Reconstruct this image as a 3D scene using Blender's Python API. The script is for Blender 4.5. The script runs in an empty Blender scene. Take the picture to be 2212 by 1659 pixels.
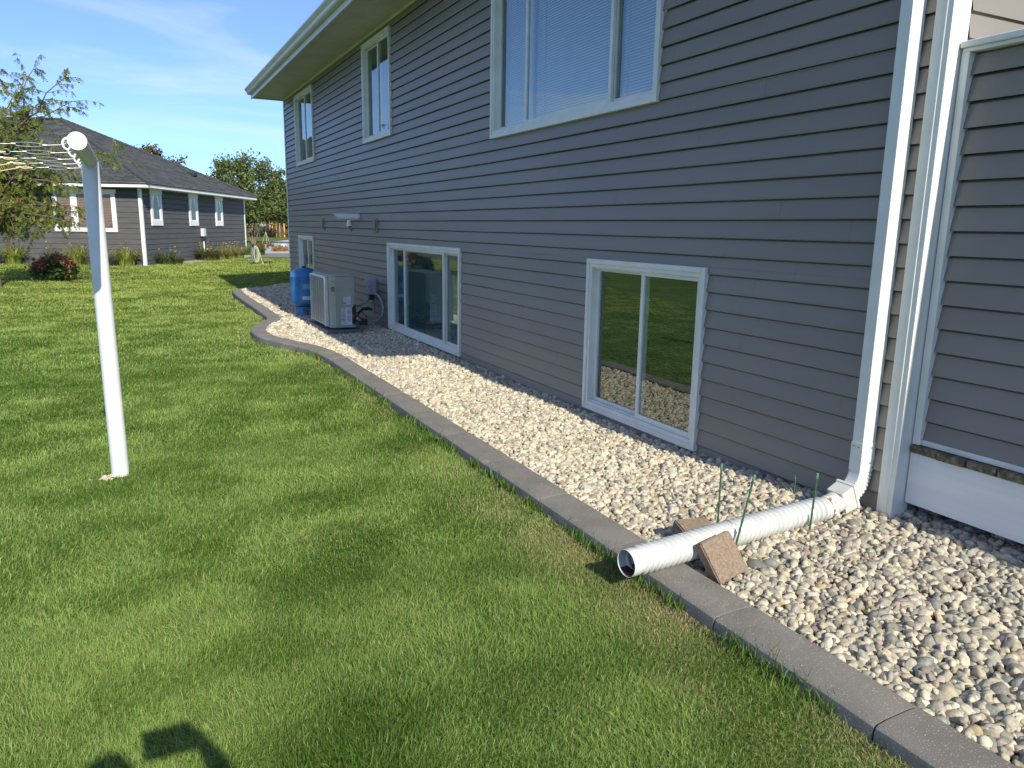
import bpy, math, random
import numpy as np
from mathutils import Vector, Matrix, Euler
random.seed(7); RNG = np.random.default_rng(11)
sc = bpy.context.scene
COL = sc.collection
R = math.radians

# ------------------------------------------------------------------ camera, world, sun, exposure
cam_d = bpy.data.cameras.new("camera"); cam = bpy.data.objects.new("camera", cam_d); COL.objects.link(cam)
cam_d.sensor_width = 36.0; cam_d.lens = 1631.4/2212*36; cam_d.clip_start = 0.02; cam_d.clip_end = 2000
yaw, pit, rol = R(26.80), R(11.68), R(0.92)
fwd = Vector((math.sin(yaw)*math.cos(pit), math.cos(yaw)*math.cos(pit), -math.sin(pit)))
rgt = Vector((math.cos(yaw), -math.sin(yaw), 0)); up = rgt.cross(fwd)
r_ = math.cos(rol)*rgt + math.sin(rol)*up; u_ = -math.sin(rol)*rgt + math.cos(rol)*up
cam.matrix_world = Matrix(((r_.x, u_.x, -fwd.x, -3.36), (r_.y, u_.y, -fwd.y, 0.0), (r_.z, u_.z, -fwd.z, 1.50), (0, 0, 0, 1)))
sc.camera = cam

SUN_EL, SUN_AZ = 33.7, -1.5
wd = bpy.data.worlds.new("World"); sc.world = wd; wd.use_nodes = True
nt = wd.node_tree; N = nt.nodes; Lk = nt.links
bg = N['Background']; sky = N.new('ShaderNodeTexSky'); sky.sky_type = 'NISHITA'; sky.sun_disc = False
sky.sun_elevation = R(SUN_EL); sky.sun_rotation = R(180.0); sky.altitude = 2500; sky.air_density = 1.0; sky.dust_density = 0.2; sky.ozone_density = 2.2
tc = N.new('ShaderNodeTexCoord'); mp = N.new('ShaderNodeMapping'); mp.inputs['Scale'].default_value = (1.2, 2.2, 9.0); mp.inputs['Rotation'].default_value = (R(8), R(6), R(20))
nz = N.new('ShaderNodeTexNoise'); nz.inputs['Scale'].default_value = 1.5; nz.inputs['Detail'].default_value = 7; nz.inputs['Roughness'].default_value = .55; nz.inputs['Distortion'].default_value = .6
rp = N.new('ShaderNodeValToRGB'); rp.color_ramp.elements[0].position = .47; rp.color_ramp.elements[1].position = .72
rp.color_ramp.elements[1].color = (.5, .5, .5, 1)
mxc = N.new('ShaderNodeMix'); mxc.data_type = 'RGBA'
mxc.inputs['B'].default_value = (4.6, 5.0, 5.6, 1)
Lk.new(tc.outputs['Generated'], mp.inputs['Vector']); Lk.new(mp.outputs['Vector'], nz.inputs['Vector']); Lk.new(nz.outputs['Fac'], rp.inputs['Fac'])
hs = N.new('ShaderNodeHueSaturation'); hs.inputs['Saturation'].default_value = .92; hs.inputs['Hue'].default_value = 0.508; hs.inputs['Value'].default_value = 1.0
gmn = N.new('ShaderNodeGamma'); gmn.inputs['Gamma'].default_value = 1.0
Lk.new(sky.outputs['Color'], hs.inputs['Color']); Lk.new(hs.outputs['Color'], gmn.inputs['Color']); sx = N.new('ShaderNodeSeparateXYZ'); Lk.new(tc.outputs['Generated'], sx.inputs[0]); er = N.new('ShaderNodeValToRGB'); er.color_ramp.elements[0].position = 0.0; er.color_ramp.elements[0].color = (.42, .58, .82, 1); er.color_ramp.elements[1].position = .62; er.color_ramp.elements[1].color = (1, 1, 1, 1)
em = er.color_ramp.elements.new(.25); em.color = (.60, .74, .93, 1)
ml = N.new('ShaderNodeMix'); ml.data_type = 'RGBA'; ml.blend_type = 'MULTIPLY'; ml.inputs['Factor'].default_value = 1; Lk.new(sx.outputs['Z'], er.inputs['Fac']); Lk.new(gmn.outputs['Color'], ml.inputs['A']); Lk.new(er.outputs['Color'], ml.inputs['B']); Lk.new(ml.outputs['Result'], mxc.inputs['A']); Lk.new(rp.outputs['Color'], mxc.inputs['Factor']); Lk.new(mxc.outputs['Result'], bg.inputs['Color'])
bg.inputs['Strength'].default_value = 0.15

sd = bpy.data.lights.new("sun", 'SUN'); sun = bpy.data.objects.new("sun", sd); COL.objects.link(sun)
sd.energy = 4.3; sd.angle = R(0.5); sd.color = (1.0, .945, .80)
ld = Vector((math.sin(R(SUN_AZ))*math.cos(R(SUN_EL)), math.cos(R(SUN_AZ))*math.cos(R(SUN_EL)), -math.sin(R(SUN_EL))))
sun.rotation_mode = 'QUATERNION'; sun.rotation_quaternion = ld.to_track_quat('-Z', 'Y'); sun.location = (0, -20, 15)
sc.view_settings.view_transform = 'Standard'; sc.view_settings.look = 'None'; sc.view_settings.gamma = 1; sc.view_settings.exposure = 0.52
sc.render.engine = 'CYCLES'

# ------------------------------------------------------------------ materials
MATS = {}
def lk(t, a, b): t.links.new(a, b)
def mat(name, c1, c2=None, rough=.6, scale=8, bump=0.0, bscale=40, spec=.5, metal=0, stretch=(1, 1, 1), detail=5, lo=.35, hi=.65, dist=.01):
    m = bpy.data.materials.new(name); m.use_nodes = True; t = m.node_tree; p = t.nodes['Principled BSDF']
    p.inputs['Roughness'].default_value = rough; p.inputs['Metallic'].default_value = metal; p.inputs['Specular IOR Level'].default_value = spec
    tcn = t.nodes.new('ShaderNodeTexCoord'); mpn = t.nodes.new('ShaderNodeMapping'); mpn.inputs['Scale'].default_value = stretch
    lk(t, tcn.outputs['Object'], mpn.inputs['Vector'])
    if c2 is not None:
        n = t.nodes.new('ShaderNodeTexNoise'); n.inputs['Scale'].default_value = scale; n.inputs['Detail'].default_value = detail
        r = t.nodes.new('ShaderNodeValToRGB'); r.color_ramp.elements[0].position = lo; r.color_ramp.elements[1].position = hi
        r.color_ramp.elements[0].color = (*c1, 1); r.color_ramp.elements[1].color = (*c2, 1)
        lk(t, mpn.outputs['Vector'], n.inputs['Vector']); lk(t, n.outputs['Fac'], r.inputs['Fac']); lk(t, r.outputs['Color'], p.inputs['Base Color'])
    else: p.inputs['Base Color'].default_value = (*c1, 1)
    if bump:
        n2 = t.nodes.new('ShaderNodeTexNoise'); n2.inputs['Scale'].default_value = bscale; n2.inputs['Detail'].default_value = 6
        b = t.nodes.new('ShaderNodeBump'); b.inputs['Strength'].default_value = bump; b.inputs['Distance'].default_value = dist
        lk(t, mpn.outputs['Vector'], n2.inputs['Vector']); lk(t, n2.outputs['Fac'], b.inputs['Height']); lk(t, b.outputs['Normal'], p.inputs['Normal'])
    MATS[name] = m; return m
SID = mat('siding_vinyl', (.205, .182, .155), (.228, .203, .173), rough=.42, scale=3, bump=.35, bscale=30, stretch=(1, .25, 1), dist=.002)
SIDP = mat('siding_vinyl_end', (.205, .182, .155), (.228, .203, .173), rough=.5, scale=3, bump=.3, bscale=30, stretch=(.25, 1, 1), dist=.002)
VW = mat('white_vinyl', (.66, .67, .62), (.74, .75, .69), rough=.38, scale=7, bump=.05, bscale=30)
AL = mat('white_aluminium', (.66, .67, .62), (.73, .735, .68), rough=.3, scale=9, bump=.04, bscale=12)
SOF = mat('soffit_aluminium', (.56, .56, .49), (.64, .64, .56), rough=.5, scale=3, bump=.05)
GUT = mat('gutter_aluminium', (.56, .57, .52), (.66, .67, .61), rough=.35, scale=5, bump=.05, bscale=12)
DARK = mat('dark_interior', (.02, .022, .022), (.035, .037, .035), rough=.9, scale=2)
ROOMW = mat('room_wall', (.26, .34, .33), (.32, .40, .38), rough=.9, scale=2)
BLINDW = mat('white_blind', (.62, .64, .67), (.7, .72, .75), rough=.5, scale=4)
BLINDD = mat('dark_fabric_shade', (.055, .07, .04), (.09, .10, .06), rough=.9, scale=30, stretch=(1, .1, 6))
SHIN = mat('roof_felt', (.04, .04, .043), (.07, .07, .073), rough=.9, scale=30, bump=.4)
CONC = mat('concrete', (.34, .33, .31), (.46, .45, .42), rough=.85, scale=4, bump=.2, bscale=60)
ASPH = mat('asphalt', (.16, .15, .145), (.22, .21, .2), rough=.9, scale=6, bump=.2)
WOODW = mat('white_painted_board', (.70, .70, .67), (.80, .80, .76), rough=.5, scale=3, bump=.08, bscale=26, stretch=(1, .3, 5), dist=.002)
DECKM = mat('weathered_deck_wood', (.07, .062, .035), (.30, .24, .16), rough=.8, scale=16, bump=.8, bscale=40, stretch=(.4, 3, 3), lo=.35, hi=.75)
TANKM = mat('blue_painted_steel', (.018, .15, .38), (.045, .21, .47), rough=.4, scale=6, bump=.12, bscale=20)
TANKD = mat('blue_faded_sticker', (.08, .20, .38), (.10, .17, .32), rough=.6, scale=14)
ACM = mat('beige_painted_steel', (.33, .335, .27), (.38, .385, .315), rough=.45, scale=5, bump=.05, bscale=15)
ACL = mat('unit_light_metal', (.52, .53, .50), (.62, .63, .60), rough=.35, scale=5)
BLK = mat('black_rubber', (.012, .012, .013), (.03, .03, .03), rough=.6, scale=20, bump=.2)
GRYM = mat('grey_painted_metal', (.32, .36, .40), (.40, .44, .48), rough=.5, scale=12, bump=.1)
CONDU = mat('grey_conduit', (.34, .36, .38), (.42, .44, .46), rough=.5, scale=12)
BRASS = mat('weathered_brass', (.18, .14, .09), (.35, .3, .22), rough=.45, metal=.7, scale=40)
STEEL = mat('galvanised_steel', (.25, .27, .27), (.42, .44, .44), rough=.35, metal=.85, scale=40)
POLEM = mat('white_painted_pole', (.64, .655, .66), (.72, .73, .73), rough=.4, scale=12, bump=.06, bscale=80)
CORD = mat('yellow_cord', (.66, .54, .26), (.78, .66, .38), rough=.6, scale=80)
LABW = mat('white_sticker', (.62, .62, .64), (.72, .72, .73), rough=.5, scale=10)
REDM = mat('red_print', (.35, .05, .05)); INK = mat('grey_print', (.16, .17, .2)); BLUEM = mat('blue_handle', (.02, .06, .45), rough=.4); ORNG = mat('orange_print', (.5, .2, .06))
SILV = mat('silver_sticker', (.5, .54, .58), (.62, .66, .7), rough=.3, scale=5)
PIPEM = mat('white_corrugated_plastic', (.53, .535, .50), (.62, .62, .585), rough=.42, scale=10, bump=.08, bscale=60)
RUSTB = mat('rusty_tape', (.30, .12, .06), (.78, .76, .73), rough=.7, scale=45, lo=.42, hi=.55)
SLUDGE = mat('dried_leaf_residue', (.05, .012, .01), (.12, .04, .02), rough=.9, scale=40, bump=.6)
STAKEM = mat('green_plastic_coat', (.018, .065, .03), (.035, .10, .045), rough=.45, scale=30, bump=.3, bscale=60)
STAKET = mat('green_cap', (.10, .24, .14), rough=.5)
NSID = mat('charcoal_lap_board', (.075, .073, .073), (.095, .092, .092), rough=.7, scale=1.6, bump=.15, bscale=30, stretch=(1, 1, 6))
NTRIM = mat('white_trim_board', (.78, .77, .74), (.84, .83, .81), rough=.5, scale=3)
BROWNB = mat('brown_wood_blind', (.19, .105, .075), (.25, .14, .10), rough=.6, scale=6)
BARK = mat('bark', (.09, .065, .05), (.16, .12, .09), rough=.9, scale=12, bump=.8, bscale=20, stretch=(1, 1, .3))
BIRCHB = mat('birch_bark', (.13, .07, .05), (.30, .20, .15), rough=.85, scale=9, bump=.4, stretch=(1, 1, 3))
ORW = mat('orange_stained_wood', (.60, .20, .05), (.75, .30, .09), rough=.6, scale=5, stretch=(1, 1, .3))
MESHM = mat('dark_lattice', (.05, .05, .045), (.09, .09, .08), rough=.8, scale=6)
SKINM = mat('skin', (.55, .32, .23), (.6, .36, .26), rough=.5, scale=20); CLOTH = mat('navy_cloth', (.03, .04, .07), (.04, .05, .09), rough=.9, scale=60, bump=.2)
SOIL = mat('soil', (.05, .04, .03), (.09, .07, .05), rough=1, scale=30, bump=.5)
PAVM = mat('brown_paver_concrete', (.17, .105, .065), (.30, .245, .18), rough=.9, scale=70, bump=1.0, bscale=160, dist=.004, lo=.25, hi=.75, detail=9)

def curb_mat():
    m = mat('landscape_curb_concrete', (.160, .147, .130), (.204, .188, .166), rough=.85, scale=5, bump=.5, bscale=160, dist=.002)
    t = m.node_tree; p = t.nodes['Principled BSDF']; old = p.inputs['Base Color'].links[0].from_socket
    tcn = t.nodes.new('ShaderNodeTexCoord'); v = t.nodes.new('ShaderNodeTexNoise'); v.inputs['Scale'].default_value = 210; v.inputs['Detail'].default_value = 1
    r = t.nodes.new('ShaderNodeValToRGB'); r.color_ramp.elements[0].position = .67; r.color_ramp.elements[1].position = .72
    v2 = t.nodes.new('ShaderNodeTexNoise'); v2.inputs['Scale'].default_value = 9; v2.inputs['Detail'].default_value = 8; v2.inputs['Distortion'].default_value = 2.5
    r2 = t.nodes.new('ShaderNodeValToRGB'); r2.color_ramp.elements[0].position = .62; r2.color_ramp.elements[1].position = .75; r2.color_ramp.elements[1].color = (.3, .3, .3, 1)
    mx = t.nodes.new('ShaderNodeMix'); mx.data_type = 'RGBA'; mx.inputs['B'].default_value = (.50, .46, .40, 1)
    mx2 = t.nodes.new('ShaderNodeMix'); mx2.data_type = 'RGBA'; mx2.inputs['B'].default_value = (.42, .39, .35, 1)
    lk(t, tcn.outputs['Object'], v.inputs['Vector']); lk(t, v.outputs['Fac'], r.inputs['Fac']); lk(t, r.outputs['Color'], mx.inputs['Factor']); lk(t, old, mx.inputs['A'])
    lk(t, tcn.outputs['Object'], v2.inputs['Vector']); lk(t, v2.outputs['Fac'], r2.inputs['Fac']); lk(t, r2.outputs['Color'], mx2.inputs['Factor']); lk(t, mx.outputs['Result'], mx2.inputs['A'])
    lk(t, mx2.outputs['Result'], p.inputs['Base Color']); return m
CURB = curb_mat()

def col_mat(name, rough=.7, noise=None, bump=0, bscale=60, transl=0, spec=.3):
    m = bpy.data.materials.new(name); m.use_nodes = True; t = m.node_tree; p = t.nodes['Principled BSDF']; p.inputs['Roughness'].default_value = rough
    p.inputs['Specular IOR Level'].default_value = spec
    a = t.nodes.new('ShaderNodeAttribute'); a.attribute_name = 'Col'; out = a.outputs['Color']
    tcn = t.nodes.new('ShaderNodeTexCoord')
    if noise:
        n = t.nodes.new('ShaderNodeTexNoise'); n.inputs['Scale'].default_value = noise; n.inputs['Detail'].default_value = 6; n.inputs['Roughness'].default_value = .65
        mr = t.nodes.new('ShaderNodeMapRange'); mr.inputs['From Min'].default_value = .3; mr.inputs['From Max'].default_value = .7; mr.inputs['To Min'].default_value = .62; mr.inputs['To Max'].default_value = 1.22
        mx = t.nodes.new('ShaderNodeVectorMath'); mx.operation = 'SCALE'
        lk(t, tcn.outputs['Object'], n.inputs['Vector']); lk(t, n.outputs['Fac'], mr.inputs['Value']); lk(t, out, mx.inputs[0]); lk(t, mr.outputs['Result'], mx.inputs['Scale']); out = mx.outputs['Vector']
    lk(t, out, p.inputs['Base Color'])
    if bump:
        n2 = t.nodes.new('ShaderNodeTexNoise'); n2.inputs['Scale'].default_value = bscale; n2.inputs['Detail'].default_value = 4
        b = t.nodes.new('ShaderNodeBump'); b.inputs['Strength'].default_value = bump; b.inputs['Distance'].default_value = .004
        lk(t, tcn.outputs['Object'], n2.inputs['Vector']); lk(t, n2.outputs['Fac'], b.inputs['Height']); lk(t, b.outputs['Normal'], p.inputs['Normal'])
    if transl:
        tr = t.nodes.new('ShaderNodeBsdfTranslucent'); lk(t, out, tr.inputs['Color']); ms = t.nodes.new('ShaderNodeMixShader'); ms.inputs[0].default_value = transl
        lk(t, p.outputs[0], ms.inputs[1]); lk(t, tr.outputs[0], ms.inputs[2]); lk(t, ms.outputs[0], t.nodes['Material Output'].inputs['Surface'])
    return m
STONEM = col_mat('river_rock', .75, noise=55, bump=.5, bscale=90)
GRASSM = col_mat('grass_blade', .6, transl=.30, spec=.16)
LEAFM = col_mat('leaf', .5, transl=.35, spec=.3)
GLASSC = {}
def glass(tint=(.74, .86, .82), ior=2.6):
    m = bpy.data.materials.new('window_glass'); m.use_nodes = True; t = m.node_tree; t.nodes.remove(t.nodes['Principled BSDF'])
    tr = t.nodes.new('ShaderNodeBsdfTransparent'); tr.inputs['Color'].default_value = (*tint, 1)
    gl = t.nodes.new('ShaderNodeBsdfGlossy'); gl.inputs['Roughness'].default_value = 0.012; gl.inputs['Color'].default_value = (.92, .98, .96, 1)
    fr = t.nodes.new('ShaderNodeFresnel'); geo = t.nodes.new('ShaderNodeNewGeometry'); mr = t.nodes.new('ShaderNodeMapRange'); mr.inputs['To Min'].default_value = ior; mr.inputs['To Max'].default_value = 1/ior; lk(t, geo.outputs['Backfacing'], mr.inputs['Value']); lk(t, mr.outputs['Result'], fr.inputs['IOR'])
    n = t.nodes.new('ShaderNodeTexNoise'); n.inputs['Scale'].default_value = 1.3; tcn = t.nodes.new('ShaderNodeTexCoord'); b = t.nodes.new('ShaderNodeBump'); b.inputs['Strength'].default_value = .12; b.inputs['Distance'].default_value = .02
    lk(t, tcn.outputs['Object'], n.inputs['Vector']); lk(t, n.outputs['Fac'], b.inputs['Height']); lk(t, b.outputs['Normal'], gl.inputs['Normal'])
    ms = t.nodes.new('ShaderNodeMixShader'); lk(t, fr.outputs[0], ms.inputs[0]); lk(t, tr.outputs[0], ms.inputs[1]); lk(t, gl.outputs[0], ms.inputs[2]); lk(t, ms.outputs[0], t.nodes['Material Output'].inputs['Surface'])
    return m
GLASS = glass(); GLASSN = glass((.9, .93, .92), 1.5)

def shingle_mat():
    m = mat('asphalt_shingles', (.050, .053, .050), (.076, .079, .075), rough=.9, scale=2.0, bump=.3, bscale=60)
    t = m.node_tree; p = t.nodes['Principled BSDF']; old = p.inputs['Base Color'].links[0].from_socket
    uv = t.nodes.new('ShaderNodeUVMap'); br = t.nodes.new('ShaderNodeTexBrick')
    br.inputs['Scale'].default_value = 1; br.inputs['Brick Width'].default_value = .34; br.inputs['Row Height'].default_value = .145; br.inputs['Mortar Size'].default_value = .012; br.inputs['Mortar Smooth'].default_value = .2
    br.inputs['Color1'].default_value = (.62, .62, .62, 1); br.inputs['Color2'].default_value = (1.45, 1.45, 1.5, 1); br.inputs['Mortar'].default_value = (.35, .35, .35, 1); br.offset = .37; br.inputs['Bias'].default_value = -.1
    nn = t.nodes.new('ShaderNodeTexNoise'); nn.inputs['Scale'].default_value = 3; va = t.nodes.new('ShaderNodeVectorMath'); va.operation = 'MULTIPLY_ADD'; va.inputs[1].default_value = (.15, .05, 0)
    lk(t, uv.outputs[0], nn.inputs['Vector']); lk(t, nn.outputs['Color'], va.inputs[0]); lk(t, uv.outputs[0], va.inputs[2]); lk(t, va.outputs[0], br.inputs['Vector'])
    mx = t.nodes.new('ShaderNodeMix'); mx.data_type = 'RGBA'; mx.blend_type = 'MULTIPLY'; mx.inputs['Factor'].default_value = 1
    lk(t, old, mx.inputs['A']); lk(t, br.outputs['Color'], mx.inputs['B']); lk(t, mx.outputs['Result'], p.inputs['Base Color'])
    b = t.nodes.new('ShaderNodeBump'); b.inputs['Strength'].default_value = .8; b.inputs['Distance'].default_value = .02; lk(t, br.outputs['Fac'], b.inputs['Height']); b.invert = True; lk(t, b.outputs['Normal'], p.inputs['Normal'])
    return m
SHING = shingle_mat()

def ground_mat():
    m = bpy.data.materials.new('lawn_turf'); m.use_nodes = True; t = m.node_tree; p = t.nodes['Principled BSDF']; p.inputs['Roughness'].default_value = .95; p.inputs['Specular IOR Level'].default_value = .1
    tcn = t.nodes.new('ShaderNodeTexCoord')
    def nzn(s, d, st=(1, 1, 1)):
        mpn = t.nodes.new('ShaderNodeMapping'); mpn.inputs['Scale'].default_value = st; n = t.nodes.new('ShaderNodeTexNoise'); n.inputs['Scale'].default_value = s; n.inputs['Detail'].default_value = d
        lk(t, tcn.outputs['Object'], mpn.inputs['Vector']); lk(t, mpn.outputs['Vector'], n.inputs['Vector']); return n
    a = nzn(.45, 5); r = t.nodes.new('ShaderNodeValToRGB'); r.color_ramp.elements[0].position = .3; r.color_ramp.elements[1].position = .7
    r.color_ramp.elements[0].color = (.085, .15, .026, 1); r.color_ramp.elements[1].color = (.14, .20, .045, 1)
    b = nzn(60, 3); r2 = t.nodes.new('ShaderNodeValToRGB'); r2.color_ramp.elements[0].position = .3; r2.color_ramp.elements[1].position = .7; r2.color_ramp.elements[0].color = (.45, .45, .45, 1); r2.color_ramp.elements[1].color = (1.3, 1.3, 1.3, 1)
    mx = t.nodes.new('ShaderNodeMix'); mx.data_type = 'RGBA'; mx.blend_type = 'MULTIPLY'; mx.inputs['Factor'].default_value = 1
    lk(t, a.outputs['Fac'], r.inputs['Fac']); lk(t, b.outputs['Fac'], r2.inputs['Fac']); lk(t, r.outputs['Color'], mx.inputs['A']); lk(t, r2.outputs['Color'], mx.inputs['B']); lk(t, mx.outputs['Result'], p.inputs['Base Color'])
    bp = t.nodes.new('ShaderNodeBump'); bp.inputs['Strength'].default_value = .6; bp.inputs['Distance'].default_value = .03; lk(t, b.outputs['Fac'], bp.inputs['Height']); lk(t, bp.outputs['Normal'], p.inputs['Normal'])
    return m
TURF = ground_mat()

# ------------------------------------------------------------------ builders
OFF = {}
def tag(o, label=None, cat=None, group=None, kind=None):
    if label: o['label'] = label
    if cat: o['category'] = cat
    if group: o['group'] = group
    if kind: o['kind'] = kind
    return o
def root(name, loc, label, cat, group=None, rz=0.0):
    o = bpy.data.objects.new(name, None); COL.objects.link(o); o.empty_display_size = .1
    o.location = loc; o.rotation_euler = (0, 0, rz)
    OFF[o.name] = Vector((0, 0, 0)) if rz else Vector(loc)
    return tag(o, label, cat, group)
class MB:
    def __init__(s): s.v = []; s.f = []
    def add(s, vs, fs):
        n = len(s.v); s.v += [tuple(v) for v in vs]; s.f += [tuple(i+n for i in f) for f in fs]; return s
    def box(s, x0, x1, y0, y1, z0, z1, M=None):
        vs = [Vector(p) for p in ((x0, y0, z0), (x1, y0, z0), (x1, y1, z0), (x0, y1, z0), (x0, y0, z1), (x1, y0, z1), (x1, y1, z1), (x0, y1, z1))]
        if M: vs = [M @ v for v in vs]
        return s.add(vs, [(0, 3, 2, 1), (4, 5, 6, 7), (0, 1, 5, 4), (1, 2, 6, 5), (2, 3, 7, 6), (3, 0, 4, 7)])
    def quad(s, a, b, c, d): return s.add([a, b, c, d], [(0, 1, 2, 3)])
    def tube(s, pts, rad, seg=12, caps=True):
        pts = [Vector(p) for p in pts]; n = len(pts); rads = rad if hasattr(rad, '__len__') else [rad]*n
        t0 = (pts[1]-pts[0]).normalized(); ref = Vector((0, 0, 1)) if abs(t0.z) < .9 else Vector((1, 0, 0)); nx = t0.cross(ref).normalized()
        vs = []; fs = []
        for i, p in enumerate(pts):
            t = (pts[min(i+1, n-1)]-pts[max(i-1, 0)]).normalized(); nx = (nx-t*nx.dot(t)).normalized(); ny = t.cross(nx)
            for k in range(seg):
                a = 2*math.pi*k/seg; vs.append(p+(nx*math.cos(a)+ny*math.sin(a))*rads[i])
        for i in range(n-1):
            for k in range(seg):
                k2 = (k+1) % seg; fs.append((i*seg+k, i*seg+k2, (i+1)*seg+k2, (i+1)*seg+k))
        if caps: fs.append(tuple(reversed(range(seg)))); fs.append(tuple((n-1)*seg+k for k in range(seg)))
        return s.add(vs, fs)
    def ring(s, c, ax1, ax2, rx, ry, rad, seg=24, ts=8, a0=0, a1=2*math.pi):
        c = Vector(c); ax1 = Vector(ax1).normalized(); ax2 = Vector(ax2).normalized(); full = abs(a1-a0-2*math.pi) < 1e-6
        pts = [c+ax1*rx*math.cos(a0+(a1-a0)*i/seg)+ax2*ry*math.sin(a0+(a1-a0)*i/seg) for i in range(seg+1)]
        return s.tube(pts, rad, ts, not full)
    def lathe(s, prof, c, seg=32, M=None):
        vs = []; fs = []; n = len(prof)
        for r, z in prof:
            for k in range(seg):
                a = 2*math.pi*k/seg; v = Vector((r*math.cos(a), r*math.sin(a), z)); vs.append((M @ v if M else v)+Vector(c))
        for i in range(n-1):
            for k in range(seg):
                k2 = (k+1) % seg; fs.append((i*seg+k, i*seg+k2, (i+1)*seg+k2, (i+1)*seg+k))
        fs.append(tuple(reversed(range(seg)))); fs.append(tuple((n-1)*seg+k for k in range(seg)))
        return s.add(vs, fs)
    def prism(s, poly, ax, a0, a1):
        # poly: 2D points in the plane normal to axis ax ('x','y','z')
        def P(p, a): return (a, p[0], p[1]) if ax == 'x' else ((p[0], a, p[1]) if ax == 'y' else (p[0], p[1], a))
        n = len(poly); vs = [P(p, a0) for p in poly]+[P(p, a1) for p in poly]
        fs = [tuple(range(n)), tuple(reversed(range(n, 2*n)))]+[(i, i+n, (i+1) % n+n, (i+1) % n) for i in range(n)]
        return s.add(vs, fs)
    def build(s, name, m, parent=None, smooth=False, bevel=0, fixn=True, local=False):
        me = bpy.data.meshes.new(name); off = OFF.get(parent.name, Vector((0, 0, 0))) if parent else Vector((0, 0, 0))
        me.from_pydata([(v[0]-off.x, v[1]-off.y, v[2]-off.z) for v in s.v], [], s.f); me.materials.append(m)
        if fixn:
            import bmesh
            bm = bmesh.new(); bm.from_mesh(me); bmesh.ops.recalc_face_normals(bm, faces=bm.faces[:]); bm.to_mesh(me); bm.free()
        if smooth: me.polygons.foreach_set('use_smooth', [True]*len(me.polygons))
        o = bpy.data.objects.new(name, me); COL.objects.link(o)
        if parent: o.parent = parent; OFF[o.name] = off
        if bevel:
            b = o.modifiers.new('bevel', 'BEVEL'); b.width = bevel; b.segments = 2; b.limit_method = 'ANGLE'; b.angle_limit = R(40)
        if smooth:
            try:
                md = o.modifiers.new('split', 'EDGE_SPLIT'); md.split_angle = R(38)
            except Exception: pass
        return o
def np_mesh(name, V, F, colors, m, parent=None, smooth=False, sizes=None):
    """V (n,3); F flat loop indices; sizes per polygon"""
    me = bpy.data.meshes.new(name); me.vertices.add(len(V)); me.vertices.foreach_set('co', V.astype(np.float32).ravel())
    me.loops.add(len(F)); me.loops.foreach_set('vertex_index', F.astype(np.int32)); me.polygons.add(len(sizes))
    st = np.concatenate([[0], np.cumsum(sizes)[:-1]]).astype(np.int32); me.polygons.foreach_set('loop_start', st); me.polygons.foreach_set('loop_total', sizes.astype(np.int32))
    if smooth: me.polygons.foreach_set('use_smooth', np.ones(len(sizes), dtype=bool))
    me.update(calc_edges=True)
    if colors is not None:
        a = me.color_attributes.new('Col', 'FLOAT_COLOR', 'POINT'); c = np.ones((len(V), 4), np.float32); c[:, :3] = colors; a.data.foreach_set('color', c.ravel())
    me.materials.append(m); o = bpy.data.objects.new(name, me); COL.objects.link(o)
    if parent: o.parent = parent; OFF[o.name] = OFF.get(parent.name, Vector((0, 0, 0)))
    return o
def snoise(x, y, seed, f):
    g = np.random.default_rng(seed); o = np.zeros_like(x); 
    for i in range(7):
        a = g.uniform(0, 2*math.pi); k = f*g.uniform(.6, 1.9); o += np.sin(k*(x*math.cos(a)+y*math.sin(a))+g.uniform(0, 6.28)+1.3*np.sin(k*.6*(x*math.sin(a)-y*math.cos(a))+g.uniform(0, 6)))
    return o/4.0

# ------------------------------------------------------------------ ground
def lawn_z(x, y):
    d = np.clip(np.hypot(x+3, y)/26.0, 0, 1); return -.045-.055*d*d*(3-2*d)+.006*snoise(x, y, 5, 1.3)*(1-d)
def grav_z(x, y):
    t = np.clip((4.3-y)/1.9, 0, 1); t = t*t*(3-2*t); s = np.clip((x+1.15)/1.15, 0, 1.3)
    return -.005+.10*t*s+.012*snoise(x, y, 9, 2.2)*np.clip((x+1.2)/.3, 0, 1)
def grid_sheet(name, xs, ys, zf, m):
    X, Y = np.meshgrid(xs, ys); Z = zf(X, Y); V = np.stack([X, Y, Z], -1).reshape(-1, 3); nx = len(xs); ny = len(ys)
    i, j = np.meshgrid(np.arange(nx-1), np.arange(ny-1)); a = (j*nx+i).ravel(); F = np.stack([a, a+1, a+nx+1, a+nx], -1).ravel()
    return np_mesh(name, V, F, None, m, smooth=True, sizes=np.full(len(a), 4))
xs = np.unique(np.concatenate([np.linspace(-400, -12, 14), np.arange(-12, 8, .25), np.linspace(8, 400, 14)]))
ys = np.unique(np.concatenate([np.linspace(-400, -4, 12), np.arange(-4, 30, .25), np.linspace(30, 700, 30)]))
def gz_all(x, y):
    z = lawn_z(x, y); under = ((x > -1.3) & (y < 18.4) & (y > -4)) | ((x > -.4) & (y < 18.4) & (y > -4)); return np.where(under, -.16, z)
tag(grid_sheet('ground', xs, ys, gz_all, TURF), kind='structure')

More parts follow.
